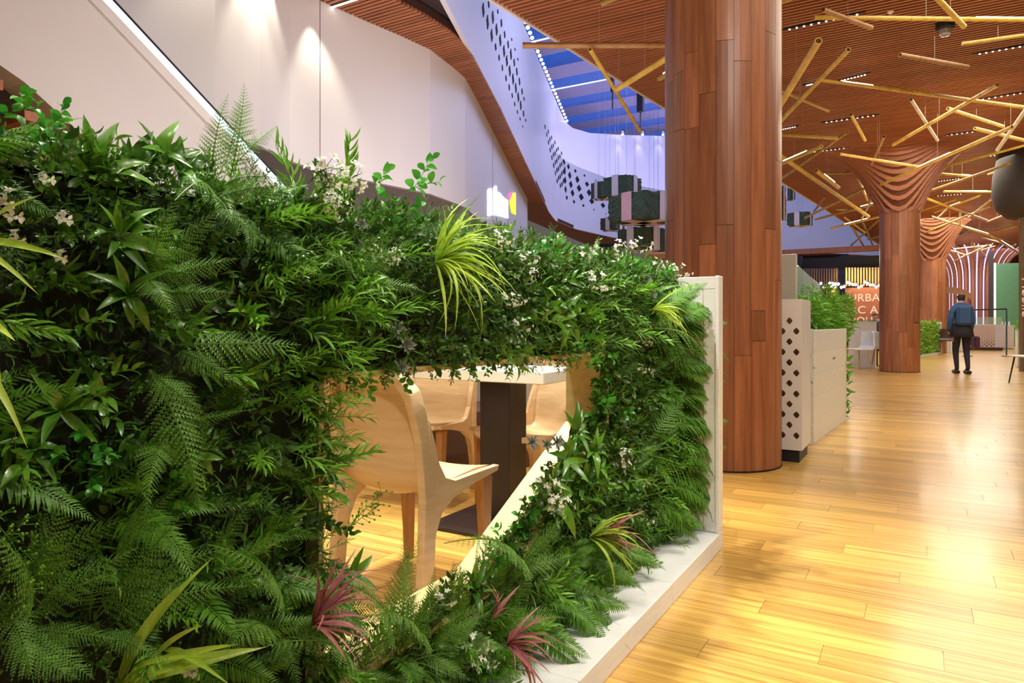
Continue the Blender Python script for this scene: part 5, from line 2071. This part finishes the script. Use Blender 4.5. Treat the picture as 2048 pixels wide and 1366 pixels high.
# --- white flowers, succulents, emerald leaves at named pixels
for (px, py, s_) in [(20, 400, .035), (15, 450, .035), (25, 485, .03), (130, 460, .035), (85, 378, .03), (125, 530, .03), (640, 380, .10), (660, 400, .10), (690, 370, .09), (620, 410, .08), (650, 430, .08),
                     (735, 525, .05), (770, 520, .05), (775, 545, .05), (985, 470, .06), (990, 510, .06), (1040, 530, .06), (1050, 560, .06), (1005, 600, .06), (1030, 620, .05), (1025, 655, .06), (1015, 690, .06), (1290, 700, .06), (1275, 740, .07),
                     (1300, 760, .05), (1100, 1000, .11), (1110, 1030, .10), (1090, 975, .1), (1235, 930, .10), (1240, 950, .09), (1265, 975, .08), (1285, 1040, .08), (930, 1320, .08), (945, 1345, .08), (960, 1300, .07), (1150, 1310, .08), (880, 1210, .06),
                     (1180, 560, .10), (1220, 520, .10), (1260, 510, .10), (1300, 530, .10), (1345, 545, .10), (1160, 530, .10), (400, 1330, .04), (370, 1340, .04)]:
    b = PX(px, py, -0.915)
    lw_inst('white_flower_sprig', FEWF if px < 500 else R_.choice(FLOW), b - Vector((s_ * .5, 0, 0)), Vector((1, R_.uniform(-.5, .3), R_.uniform(-.2, .6))), s_ * 1.2)
for (px, py, s_) in [(790, 660, .045), (810, 690, .045), (800, 735, .04), (1060, 885, .05), (1110, 885, .055), (1090, 890, .045), (1290, 560, .06), (1300, 590, .06), (720, 450, .03), (940, 1230, .04), (995, 1215, .04), (1350, 1090, .05)]:
    b = PX(px, py, -0.93)
    lw_inst('succulent_rosette', ROS, b, Vector((0.9, -0.4, 0.1)), s_ * 0.6, up=(0, 0, 1))
for (px, py) in [(195, 820), (190, 870), (205, 900), (130, 925), (180, 950), (210, 960), (1165, 700), (1185, 740), (1150, 720), (1240, 850), (1245, 1000), (350, 1000), (340, 1040), (20, 230), (60, 210), (100, 240), (90, 290), (140, 270), (830, 380), (850, 370), (770, 385)]:
    b = PX(px, py, -0.92)
    lw_inst('emerald_leaf_sprig', R_.choice(EMER), b - Vector((0.03, 0, 0)), Vector((0.8, R_.uniform(-.5, .5), R_.uniform(-.2, .8))), 0.055 if px < 500 else 0.085)
for (px, py) in [(20, 1100), (50, 1080), (70, 1120), (100, 1130), (30, 1160), (80, 1180), (60, 1210), (10, 1060)]:
    b = PX(px, py, -0.86)
    lw_inst('budded_sprig', R_.choice(BUD), b - Vector((0.05, 0.02, 0.04)), Vector((0.6, 0.3, 0.8)), 0.075)
for (px, py, qx, qy) in [(620, 660, 700, 600), (600, 700, 740, 560), (620, 560, 760, 590), (560, 640, 720, 720), (640, 760, 745, 745), (580, 800, 720, 800), (560, 520, 690, 480), (600, 880, 720, 870), (520, 780, 640, 700), (640, 480, 720, 520), (500, 600, 620, 540),
                         (560, 900, 700, 960), (640, 840, 740, 830), (520, 450, 620, 420), (660, 620, 770, 640)]:
    a = PX(px, py, -0.95)
    b = PX(qx, qy, -0.84)
    lw_inst('narrow_leaf_sprig', R_.choice(WILLOW), a, b - a, (b - a).length)
for (px, py, qx, qy) in [(690, 1060, 765, 985), (680, 1070, 760, 1010)]:
    a = PX(px, py, -0.95)
    b = PX(qx, qy, -0.93)
    lw_inst('budded_sprig', BUD[0], a, b - a, (b - a).length)


# --- countless small filler leaves right on the planting face
def scatter_mesh(name, V, F, mats4, mat, parent):
    V = np.asarray(V)
    nV = len(V)
    nI = len(mats4)
    allV = np.einsum('nij,vj->nvi', mats4[:, :3, :3], V) + mats4[:, None, :3, 3]
    allV = allV.reshape(-1, 3)
    Fq = np.array(F)
    k = Fq.shape[1]
    allF = (Fq[None] + (np.arange(nI) * nV)[:, None, None]).reshape(-1, k)
    me = bpy.data.meshes.new(name)
    me.vertices.add(len(allV))
    me.vertices.foreach_set('co', allV.ravel().astype(np.float32))
    me.loops.add(allF.size)
    me.loops.foreach_set('vertex_index', allF.ravel().astype(np.int32))
    me.polygons.add(len(allF))
    me.polygons.foreach_set('loop_start', (np.arange(len(allF)) * k).astype(np.int32))
    me.update(calc_edges=True)
    me.materials.append(mat)
    me.polygons.foreach_set('use_smooth', np.ones(len(allF), bool))
    o = bpy.data.objects.new(name, me)
    COL.objects.link(o)
    if parent is not None:
        o.parent = parent
    o['kind'] = 'stuff'
    return o


def rand_mats(P, Dirs, size):
    """numpy batch of leaf matrices"""
    X = Dirs / np.linalg.norm(Dirs, axis=1, keepdims=True)
    A = rng.normal(size=X.shape)
    Y = np.cross(A, X)
    Y /= np.linalg.norm(Y, axis=1, keepdims=True)
    Z = np.cross(X, Y)
    M = np.zeros((len(P), 4, 4))
    M[:, :3, 0] = X * size[:, None]
    M[:, :3, 1] = Y * size[:, None]
    M[:, :3, 2] = Z * size[:, None]
    M[:, :3, 3] = P
    M[:, 3, 3] = 1
    return M


def filler(name, n_, mat, size, w_, depth, seed):
    g = np.random.default_rng(seed)
    P = []
    while len(P) < n_:
        y = g.uniform(0.0, 3.05)
        z = g.uniform(0.08, 1.25)
        if in_hole(y, z, -0.006):
            continue
        if z > 1.2:
            P.append((g.uniform(-1.10, -0.93), y, g.uniform(1.20, 1.235)))
        else:
            P.append((XF + g.uniform(-0.02, depth), y, z))
    P = np.array(P)
    D = g.normal(size=P.shape)
    D[:, 0] = np.abs(D[:, 0]) * 0.9 + 0.2
    D[P[:, 2] > 1.2, 2] = np.abs(D[P[:, 2] > 1.2, 2]) + .5
    V, F = leafshape(3, w_, 0.12, 0.15, peak=0.5)
    s_ = size * g.uniform(.7, 1.3, len(P)) * (0.75 + 0.25 * np.clip(P[:, 1], 0, 3))
    return scatter_mesh(name, V, F, rand_mats(P - np.array(LO), D, s_), mat, lwall)


filler('small_leaf_filler', 9000, G_BOX, 0.022, 0.55, 0.035, 1)
filler('narrow_leaf_filler', 7000, G_JUN, 0.030, 0.14, 0.04, 2)
filler('fine_leaf_filler', 5000, G_FERN2, 0.030, 0.10, 0.05, 3)

# ------------------------------------------------------------------ planter beyond the first column
A = G(1625, 890)
B = G(1693, 840)
pl2 = empty('white_planter', (A.x, A.y, 0), 'long white panelled planter with bamboo behind the perforated cabinet', 'planter')
po = Vector(pl2.location)
dAB = (B - A)
LAB = dAB.length
dd = dAB.normalized()
nn = Vector((-dd.y, dd.x, 0))       # away from aisle (left)
hz = CH - 13 / FPX * to_px(A)[2]


def obl(u0, u1, n0, n1, z0, z1, name, mat, parent, bev=0.003):
    m = MB().span((u0, n0, z0), (u1, n1, z1), bev=bev)
    m.v = [tuple(dd * p[0] + nn * p[1] + Vector((0, 0, p[2]))) for p in m.v]
    return m.build(name, mat, parent)


nb = 5
for k in range(nb):
    z0_, z1_ = hz * k / nb, hz * (k + 1) / nb
    obl(0, LAB, 0, 0.03, z0_ + 0.001, z1_ - 0.001, 'board', board_white, pl2, bev=0.0015)
obl(-0.02, 0.03, 0.0, 0.055, 0, hz + 0.005, 'corner_post', board_white, pl2)
obl(0.0, LAB, 0.03, 0.22, 0.0, hz - 0.06, 'planting_core', soil_m, pl2)
# small print on the panel
text_obj('small_lettering', 'reserve', 0.045, Matrix(((dd.x, 0, -nn.x, dd.x * 0.95 - nn.x * 0.002), (dd.y, 0, -nn.y, dd.y * 0.95 - nn.y * 0.002), (0, 1, 0, hz * 0.70), (0, 0, 0, 1))), plain('grey_print', (0.3, 0.28, 0.28), 0.5), pl2, 0.001)


def leafy_fill(name, parent, boxmin, boxmax, n_, size, w_, mat, seed, org, upb=0.2, frame=None):
    g = np.random.default_rng(seed)
    P = g.uniform(boxmin, boxmax, (n_, 3))
    if frame is not None:
        P = P @ np.array(frame)
    D = g.normal(size=P.shape)
    D[:, 2] += upb
    V, F = leafshape(3, w_, 0.1, 0.15, peak=0.42)
    return scatter_mesh(name, V, F, rand_mats(P, D, size * g.uniform(.7, 1.3, n_)), mat, parent)


fr3 = [tuple(dd), tuple(nn), (0, 0, 1)]
leafy_fill('ivy_face', pl2, (-0.06, 0.05, 0.02), (0.02, 0.26, hz + 0.05), 900, 0.07, 0.32, G_WILLOW, 5, None, frame=fr3)
leafy_fill('ivy_end', pl2, (LAB - 0.02, 0.0, 0.02), (LAB + 0.12, 0.26, hz - 0.1), 500, 0.10, 0.32, G_WILLOW, 6, None, frame=fr3)
# bamboo plants rising from the planter
for i, (px, top_, t_, r_) in enumerate(((1612, 590, 6.8, .16), (1640, 572, 7.3, .18), (1665, 590, 7.8, .17), (1625, 600, 7.0, .14), (1652, 600, 7.4, .14), (1680, 590, 8.0, .12))):
    p = W(px, HOR, t_)
    zt_ = CH + (HOR - top_) / FPX * t_
    rr_ = random.Random(i)
    e = empty('leafy_bamboo', (p.x, p.y, hz - 0.08), '%s bushy bright green bamboo plant from the left in the white planter' % ORD[i], 'plant', 'bamboo plants in the white planter')
    H_ = zt_ - hz + 0.08
    for s_ in range(4):
        dx, dy = rr_.uniform(-.1, .1), rr_.uniform(-.1, .1)
        MB().tube((dx * .3, dy * .3, 0), (dx, dy, H_ * 0.95), 0.006, 0.003, n=5).build('stem', G_STEM, e)
    g = np.random.default_rng(50 + i)
    n_ = 520
    ph = g.uniform(0, 2 * PI, n_)
    zz = g.uniform(-0.02, H_, n_)
    rad = r_ * np.sqrt(g.uniform(0, 1, n_)) * (0.75 + 0.4 * np.sin(PI * np.clip(zz / H_, 0, 1)))
    P = np.stack([rad * np.cos(ph), rad * np.sin(ph), zz], 1)
    D = np.stack([np.cos(ph), np.sin(ph), g.uniform(-.5, .7, n_)], 1) + g.normal(size=(n_, 3)) * .4
    V, F = leafshape(3, 0.17, 0.1, 0.15, peak=0.38)
    scatter_mesh('foliage', V, F, rand_mats(P, D, 0.085 * g.uniform(.7, 1.3, n_)), G_WILLOW, e)
light('SPOT', (-0.9, 7.2, 4.3), (-0.95, 7.3, 0.9), 260, (1, 0.96, 0.86), 0.05, spot=45)

# ------------------------------------------------------------------ far furniture
cream_white = plain('soft_white', (0.80, 0.80, 0.74), 0.4)


def gbox(name, parent, a, b, mat, bev=0.004):
    m = MB().span(a, b, bev=bev)
    m.v = [tuple(Vector(p) - Vector(parent.location)) for p in m.v]
    return m.build(name, mat, parent)


# white booth partition
p0 = G(1697, 735)
p1 = G(1751, 735)
ty = p0.y
e = empty('booth_partition', ((p0.x + p1.x) / 2, ty, 0), 'white booth partition with grass trough beside the second column', 'partition')
x0_, x1_ = PYx(1697, ty), PYx(1751, ty)
tm_ = to_px((x0_ / 2 + x1_ / 2, ty, 1))[2]
zt_ = CH + (HOR - 645) / FPX * tm_
gbox('panel', e, (x0_, ty, 0), (x1_, ty + 0.35, zt_), cream_white)
gbox('trough_lip', e, (x0_ - 0.01, ty - 0.01, zt_), (x1_ + 0.01, ty + 0.36, zt_ + 0.02), white_paint)
leafy_fill('grass_strip', e, (x0_ - e.location.x, 0.05, zt_), (x1_ - e.location.x, 0.3, zt_ + 0.05), 400, 0.05, 0.12, G_DGRASS, 9, None, 1.0)


def simple_chair(loc, rz, label, shell, legm, s=1.0):
    t = empty('side_chair', loc, label, 'chair', 'chairs further down the hall', rz)
    out = [(-0.20, 0.44), (0.20, 0.44), (0.20, 0.47), (-0.15, 0.475), (-0.20, 0.55), (-0.25, 0.82), (-0.28, 0.81), (-0.235, 0.52)]
    out = [(-0.235, 0.50), (-0.20, 0.445), (0.21, 0.445), (0.22, 0.465), (-0.16, 0.475), (-0.205, 0.53), (-0.26, 0.83), (-0.285, 0.82)]
    V = []
    NX = 8
    n_ = len(out)
    for j in range(NX + 1):
        u = -1 + 2 * j / NX
        for (y, z) in out:
            f = max(0, (z - 0.5)) / 0.33
            V.append((u * (0.22 - 0.03 * f * f), y + 0.05 * u * u * f, z - (0.02 * u ** 4 * f)))
    F = []
    for j in range(NX):
        for k in range(n_):
            F.append((j * n_ + k, j * n_ + (k + 1) % n_, (j + 1) * n_ + (k + 1) % n_, (j + 1) * n_ + k))
    F += [tuple(range(n_)), tuple(reversed(range(NX * n_, NX * n_ + n_)))]
    MB().add(V, F).build('seat_shell', shell, t, smooth=False)
    for sx in (-1, 1):
        for sy in (-1, 1):
            MB().tube((sx * 0.15, sy * 0.13, 0.445), (sx * 0.20, sy * 0.19, 0), 0.014, 0.010, n=8).build('leg', legm, t)
    return t


pc = G(1716, 741)
simple_chair((pc.x + 0.0, pc.y, 0), ANG + PI * 0.55, 'white shell chair with thin wooden legs before the booth partition', cream_white, lining_wood)
pc = G(1761, 735)
simple_chair((pc.x + 0.1, pc.y - 0.55, 0), ANG - PI * 0.5, 'pale chair with dark legs half hidden by the second column', cream_white, leg_wood)
pc = G(1896, 710)
simple_chair((pc.x, pc.y, 0), ANG + PI * 0.9, 'dark brown chair beside the far green hedge', plain('dark_chair_shell', (0.05, 0.02, 0.015), 0.5), leg_wood)
pc = G(2058, 768)
simple_chair((pc.x, pc.y, 0), ANG + PI * 0.5, 'white chair with dark legs by the lettered planter', cream_white, dark_brown)


# ---- far living wall right of the second column
A2, B2 = G(1828, 718), G(1879, 709)
e = empty('planted_divider', (A2.x, A2.y, 0), 'distant green hedge wall in white frame right of second column', 'living wall')
d2 = (B2 - A2)
L2 = d2.length
d2 = d2.normalized()
n2_ = Vector((-d2.y, d2.x, 0))
t2_ = to_px(B2)[2]
hz2 = CH + (HOR - 645) / FPX * t2_


def obl2(u0, u1, a0_, a1_, z0, z1, name, mat):
    m = MB().span((u0, a0_, z0), (u1, a1_, z1))
    m.v = [tuple(d2 * p[0] + n2_ * p[1] + Vector((0, 0, p[2]))) for p in m.v]
    return m.build(name, mat, e)


obl2(0, L2, 0.12, 0.3, 0.08, hz2, 'planting_core', soil_m)
obl2(-0.1, L2 + 0.08, -0.05, 0.3, 0, 0.08, 'sill', white_paint)
obl2(L2, L2 + 0.08, -0.05, 0.3, 0.08, hz2 + 0.02, 'end_panel', white_paint)
f2 = [tuple(d2), tuple(n2_), (0, 0, 1)]
leafy_fill('small_leaves', e, (0, 0.0, 0.1), (L2, 0.14, hz2), 2600, 0.09, 0.4, G_WILLOW, 12, None, frame=f2)
leafy_fill('grass_leaves', e, (0, 0.0, 0.1), (L2, 0.14, hz2 + 0.04), 1200, 0.14, 0.12, G_LIME, 13, None, frame=f2)
# low white planter with hedge behind the person
p = G(1895, 702)
e = empty('hedge_planter', (p.x, p.y, 0), 'low white planter topped by green hedge behind the walking person', 'planter')
xa, xb = PYx(1880, p.y) - p.x, PYx(1935, p.y) - p.x
tt_ = to_px(p)[2]
zt_ = CH + (HOR - 658) / FPX * tt_
MB().span((xa, 0, 0), (xb, 0.4, zt_), bev=0.01).build('box', cream_white, e)
leafy_fill('hedge', e, (xa, 0, zt_), (xb, 0.4, zt_ + 0.25), 1200, 0.08, 0.4, G_WILLOW, 14, None)
p = G(1905, 706)
e = empty('storage_box', (p.x, p.y, 0), 'small ribbed off-white box on the floor beside the walking person', 'box')
w_ = 20 * to_px(p)[2] / FPX
for k in range(4):
    MB().span((-w_ / 2 + k * w_ / 4 + 0.005, 0, 0), (-w_ / 2 + (k + 1) * w_ / 4 - 0.005, 0.3, 0.42), bev=0.01).build('rib', cream_white, e)
MB().span((-w_ / 2, -0.01, 0.42), (w_ / 2, 0.31, 0.44)).build('lid', cream_white, e)

# ---- kiosk
p = G(1960, 700)
yk = p.y
xa, xb = PYx(1925, yk), PYx(1990, yk)
tk = to_px((xa / 2 + xb / 2, yk, 1))[2]
zt_ = CH + (HOR - 651) / FPX * tk
e = empty('kiosk_counter', ((xa + xb) / 2, yk, 0), 'pink-white kiosk counter with fading perforations behind the walking person', 'counter')
eo_ = Vector(e.location)
perf_panel(xa, xb, 0.10, zt_, yk, 0.02, 0.072, 0.12, 0.058, 0.075, 'perforated_front', plain('pinkish_white', (0.66, 0.52, 0.50), 0.4), e, eo_, shrink=lambda z: max(0.05, 1 - z * 1.15))
gbox('body', e, (xa, yk + 0.06, 0.10), (xb, yk + 0.8, zt_), dark_brown)
gbox('plinth', e, (xa + 0.04, yk + 0.06, 0), (xb + 0.25, yk + 0.8, 0.10), plain('plum_plinth', (0.10, 0.05, 0.06), 0.5))
gbox('worktop', e, (xa, yk - 0.01, zt_), (xb + 0.02, yk + 0.8, zt_ + 0.04), white_paint)
gbox('side_wing', e, (xb, yk, 0.1), (xb + 0.25, yk + 0.8, zt_ + 0.04), plain('lilac_white', (0.70, 0.66, 0.78), 0.35))
gbox('glass_screen', e, (xa + 0.3, yk + 0.1, zt_ + 0.04), (xb + 0.22, yk + 0.12, zt_ + 0.32), glass_m, bev=0)
p = G(2010, 698)
xa, xb = PYx(1998, p.y), PYx(2028, p.y)
e = empty('white_display_block', ((xa + xb) / 2, p.y, 0), 'glossy white square display block right of the kiosk', 'display block')
gbox('block', e, (xa, p.y, 0.02), (xb, p.y + 0.5, zt_), plain('glossy_white', (0.88, 0.84, 0.92), 0.25))  # plain glossy white, no emission
gbox('foot', e, (xa + 0.03, p.y + 0.03, 0), (xb - 0.03, p.y + 0.47, 0.02), near_black)
for k, q in enumerate((0.25, 0.5, 0.72)):
    b = empty('white_bottle', (xa + (xb - xa) * q, p.y + 0.2, zt_), '%s small white bottle on the white display block' % ORD[k], 'bottle', 'bottles on the display block')
    MB().lathe([(0.001, 0), (0.035, 0), (0.035, 0.10), (0.014, 0.14)], n=12).build('body', white_paint, b, smooth=True)
    MB().lathe([(0.016, 0.135), (0.016, 0.17), (0.001, 0.17)], n=10).build('cap', white_paint, b)
# barrier rail
a = W(1935, 620, 21)
b = W(2013, 618, 21)
e = empty('barrier_rail', (b.x, b.y, 0), 'thin black barrier rail on blue-grey post before the green wall', 'barrier')
MB().tube(a - e.location, b - e.location, 0.022, n=8).build('rail', near_black, e)
for q in (a, b):
    q2 = q - e.location
    MB().tube((q2.x, q2.y, 0), (q2.x, q2.y, q2.z), 0.022, n=8).build('post', plain('slate_post', (0.05, 0.09, 0.14), 0.4), e)
    MB().lathe([(0.001, 0.02), (0.13, 0.015), (0.14, 0.0)], (q2.x, q2.y, 0), n=16).build('foot', near_black, e)
# green wall panel with white frame
yg = W(2010, 600, 30).y
e = empty('green_panel', (PYx(2012, yg), yg, 0), 'tall plain green wall panel with white edge near bronze column', 'wall panel')
gbox('panel', e, (PYx(1992, yg), yg, 0), (PYx(2040, yg), yg + 0.2, CH + (HOR - 527) / FPX * 30), plain('sage_green', (0.10, 0.26, 0.15), 0.4, var=0.05))
gbox('white_edge', e, (PYx(1988, yg), yg - 0.02, 0), (PYx(1992, yg), yg + 0.2, 3.65), glow('edge_glow', (0.9, 0.85, 0.8), 0.7))  # edge is no lamp, its brightness is put in as emission
gbox('gap_shade', e, (PYx(1978, yg), yg + 0.1, 0), (PYx(1988, yg), yg + 0.3, 4.2), dark_wall)  # dark strip put in place of the shaded gap beside the edge
# made-up shallow arch in place of a moving thing's peach blur
p0_ = W(1845, 582, 23)
hood = empty('blur_arch', W(1890, 580, 27), 'thin copper-pink arch standing in for a moving blur above the far counter', 'hood')
V = []
N = 14
for k in range(N + 1):
    x = 1845 + (1944 - 1845) * k / N
    u = k / N
    y = 583 - 14 * min(1, (4 * u * (1 - u)) ** 0.4) + 8 * u
    for dz_, dt in ((0, 0), (13, 0), (13, .25), (0, .25)):
        V.append(W(x, y + dz_, 27 + dt) - hood.location)
F = []
for k in range(N):
    for j in range(4):
        F.append((4 * k + j, 4 * k + (j + 1) % 4, 4 * k + 4 + (j + 1) % 4, 4 * k + 4 + j))
F += [(0, 1, 2, 3), (4 * N + 3, 4 * N + 2, 4 * N + 1, 4 * N)]
MB().add(V, F).build('arch_band', plain('peach_blur', (0.72, 0.42, 0.32), 0.35), hood)
V = [p_ for p_ in V]
MB().tube(W(1850, 590, 27.1) - hood.location, Vector((W(1850, 590, 27.1).x, W(1850, 590, 27.1).y, 0)) - hood.location, 0.04, n=8).build('post', red_wood, hood)
MB().tube(W(1940, 590, 27.1) - hood.location, Vector((W(1940, 590, 27.1).x, W(1940, 590, 27.1).y, 0)) - hood.location, 0.04, n=8).build('post', red_wood, hood)
# far right lettered planter
A3 = G(2034, 735)
e = empty('lettered_planter', (A3.x, A3.y, 0), 'white planter with greenery at the foot of the bronze column', 'planter')
hz3 = CH + (HOR - 660) / FPX * to_px(A3)[2]
MB().span((0, 0, 0), (0.8, 0.35, hz3), bev=0.008).build('box', cream_white, e)
text_obj('lettering', 'E.A.', 0.10, Matrix.Translation((0.06, -0.004, hz3 * 0.82)) @ Matrix.Rotation(PI / 2, 4, 'X'), near_black, e, 0.002)
leafy_fill('greenery', e, (0, 0, hz3), (0.8, 0.35, hz3 + 0.16), 700, 0.08, 0.3, G_WILLOW, 21, None)
# vertical lettering on the bronze column
M = Matrix.Translation(Vector((-0.345 * math.cos(ANG) - 0.02, -0.17 - 0.345 * math.sin(ANG) * 0, 1.0))) @ Matrix.Rotation(ANG * 1.0, 4, 'Z') @ Matrix.Rotation(PI / 2, 4, 'X') @ Matrix.Rotation(-PI / 2, 4, 'Z')
tcol = text_obj('lettering', 'Mobile', 0.30, Matrix.Translation((-0.30 + 0.0, -0.26, 1.95)) @ Matrix.Rotation(ANG, 4, 'Z') @ Matrix.Rotation(PI / 2, 4, 'X') @ Matrix.Rotation(-PI / 2, 4, 'Z'),
                plain('letter_pale', (0.75, 0.66, 0.58), 0.4), bc, 0.02)


# ------------------------------------------------------------------ people (small, in the distance)
def figure(name, label, loc, rz, joints, edges, radii, paint, mats):
    root = empty(name, loc, label, 'person', None, rz)
    me = bpy.data.meshes.new('body')
    me.from_pydata(joints, edges, [])
    o = bpy.data.objects.new('body', me)
    COL.objects.link(o)
    md = o.modifiers.new('skin', 'SKIN')
    md.use_smooth_shade = True
    sv = me.skin_vertices[0].data
    for i, r in enumerate(radii):
        sv[i].radius = r if isinstance(r, tuple) else (r, r)
    sv[0].use_root = True
    sd = o.modifiers.new('sub', 'SUBSURF')
    sd.levels = 2
    sd.render_levels = 2
    dg = bpy.context.evaluated_depsgraph_get()
    m2 = bpy.data.meshes.new_from_object(o.evaluated_get(dg))
    o.modifiers.clear()
    o.data = m2
    m2.materials.clear()
    for m in mats:
        m2.materials.append(m)
    for pz_ in m2.polygons:
        pz_.material_index = paint(pz_.center)
        pz_.use_smooth = True
    o.parent = root
    return root


J = [(0, 0, .88), (0, 0, 1.05), (0, 0.01, 1.25), (0, 0, 1.36), (0, 0.01, 1.43), (0, 0.02, 1.50), (0, 0.03, 1.60),
     (-.14, 0, 1.31), (-.20, -.02, 1.07), (-.19, .06, .86), (-.18, .10, .78), (.14, 0, 1.31), (.20, .02, 1.07), (.19, .10, .87), (.185, .13, .79),
     (-.08, 0, .80), (-.09, .06, .46), (-.09, -.04, .09), (-.09, .10, .03), (.08, 0, .80), (.09, .02, .46), (.08, -.12, .11), (.08, .01, .04)]
E = [(0, 1), (1, 2), (2, 3), (3, 4), (4, 5), (5, 6), (3, 7), (7, 8), (8, 9), (9, 10), (3, 11), (11, 12), (12, 13), (13, 14), (0, 15), (15, 16), (16, 17), (17, 18), (0, 19), (19, 20), (20, 21), (21, 22)]
RD = [(.15, .11), (.135, .10), (.15, .11), (.10, .08), .050, (.075, .09), (.085, .095), (.075, .07), .058, .045, .035, (.075, .07), .058, .045, .035, (.10, .10), .062, .04, .035, (.10, .10), .062, .04, .035]
pp = G(1923, 747)


def paint(c):
    if c.z > 1.55 or (c.z > 1.45 and c.y < 0.03):
        return 3
    if c.z > 1.42:
        return 0
    if c.z < 0.84 and abs(c.x) > 0.15:
        return 0
    if c.z > 0.88:
        return 1
    return 2


walker = figure('person', 'person in blue jacket and dark trousers walking away down aisle', (pp.x, pp.y, 0), ANG - 0.3, J, E, RD, paint, [skin_m, blue_cloth, dark_cloth, hair_m])
# coat skirt / rucksack / shoes / bag as parts
MB().lathe([(0.15, 1.0), (0.19, 0.9), (0.215, 0.74), (0.20, 0.73), (0.1, 0.9)], n=18).build('coat_hem', dark_cloth, walker, smooth=True)
m = MB().box((0, -0.17, 1.16), (0.28, 0.14, 0.40), bev=0.05)
m.build('rucksack', plain('navy_pack', (0.03, 0.08, 0.20), 0.7), walker)
for s_ in (-1, 1):
    MB().box((s_ * 0.085, 0.05 if s_ < 0 else -0.06, 0.035), (0.09, 0.25, 0.07), bev=0.02).build('shoe', near_black, walker)
MB().box((0.27, 0.10, 0.62), (0.10, 0.26, 0.26), bev=0.03).build('handbag', plain('plum_bag', (0.07, 0.02, 0.05), 0.6), walker)

# seated person behind the booth
Js = [(0, 0, .50), (0, -.02, .72), (0, 0, .92), (0, .02, 1.03), (0, .03, 1.09), (0, .04, 1.16), (0, .05, 1.25),
      (-.16, 0, .98), (-.21, .06, .76), (-.12, .26, .72), (-.10, .34, .72), (.16, 0, .98), (.21, .06, .76), (.12, .26, .72), (.10, .34, .72),
      (-.09, .08, .50), (-.10, .44, .50), (-.10, .44, .09), (-.10, .56, .03), (.09, .08, .50), (.10, .44, .50), (.10, .44, .09), (.10, .56, .03)]
ps = W(1753, HOR, 16.3)


def paint2(c):
    if c.z > 1.20 or (c.z > 1.1 and c.y < 0.03):
        return 3
    if c.z > 1.07 or (c.y > 0.25 and c.z > 0.66):
        return 0
    if c.z > 0.58:
        return 1
    return 2


seated = figure('person', 'person in grey top seated behind the booth partition', (ps.x, ps.y, 0), ANG + 2.0, Js, E, RD, paint2, [skin_m, plain('grey_cloth', (0.16, 0.13, 0.15), 0.8), dark_cloth, hair_m])
st = empty('stool', (ps.x, ps.y, 0), 'round dark stool under the seated person', 'stool')
MB().lathe([(0.001, 0.40), (0.19, 0.40), (0.19, 0.36), (0.001, 0.36)], n=20).build('seat', dark_brown, st)
MB().tube((0, 0, 0.02), (0, 0, 0.37), 0.03, n=10).build('stem', near_black, st)
MB().lathe([(0.001, 0.02), (0.2, 0.015), (0.2, 0)], n=20).build('base', near_black, st)
# right-hand boundary of the hall, far beyond the frame
structure(MB().span((8.6, -4, 0), (8.8, 60, CZ + 0.3)).build('wall_right', plain('warm_side_wall', (0.30, 0.20, 0.14), 0.6)))
structure(MB().span((-2, 52, 0), (8.8, 52.2, CZ + 0.3)).build('wall_back', plain('far_end_wall', (0.30, 0.16, 0.12), 0.6)))
print('counts', counts, 'objects', len(bpy.data.objects))
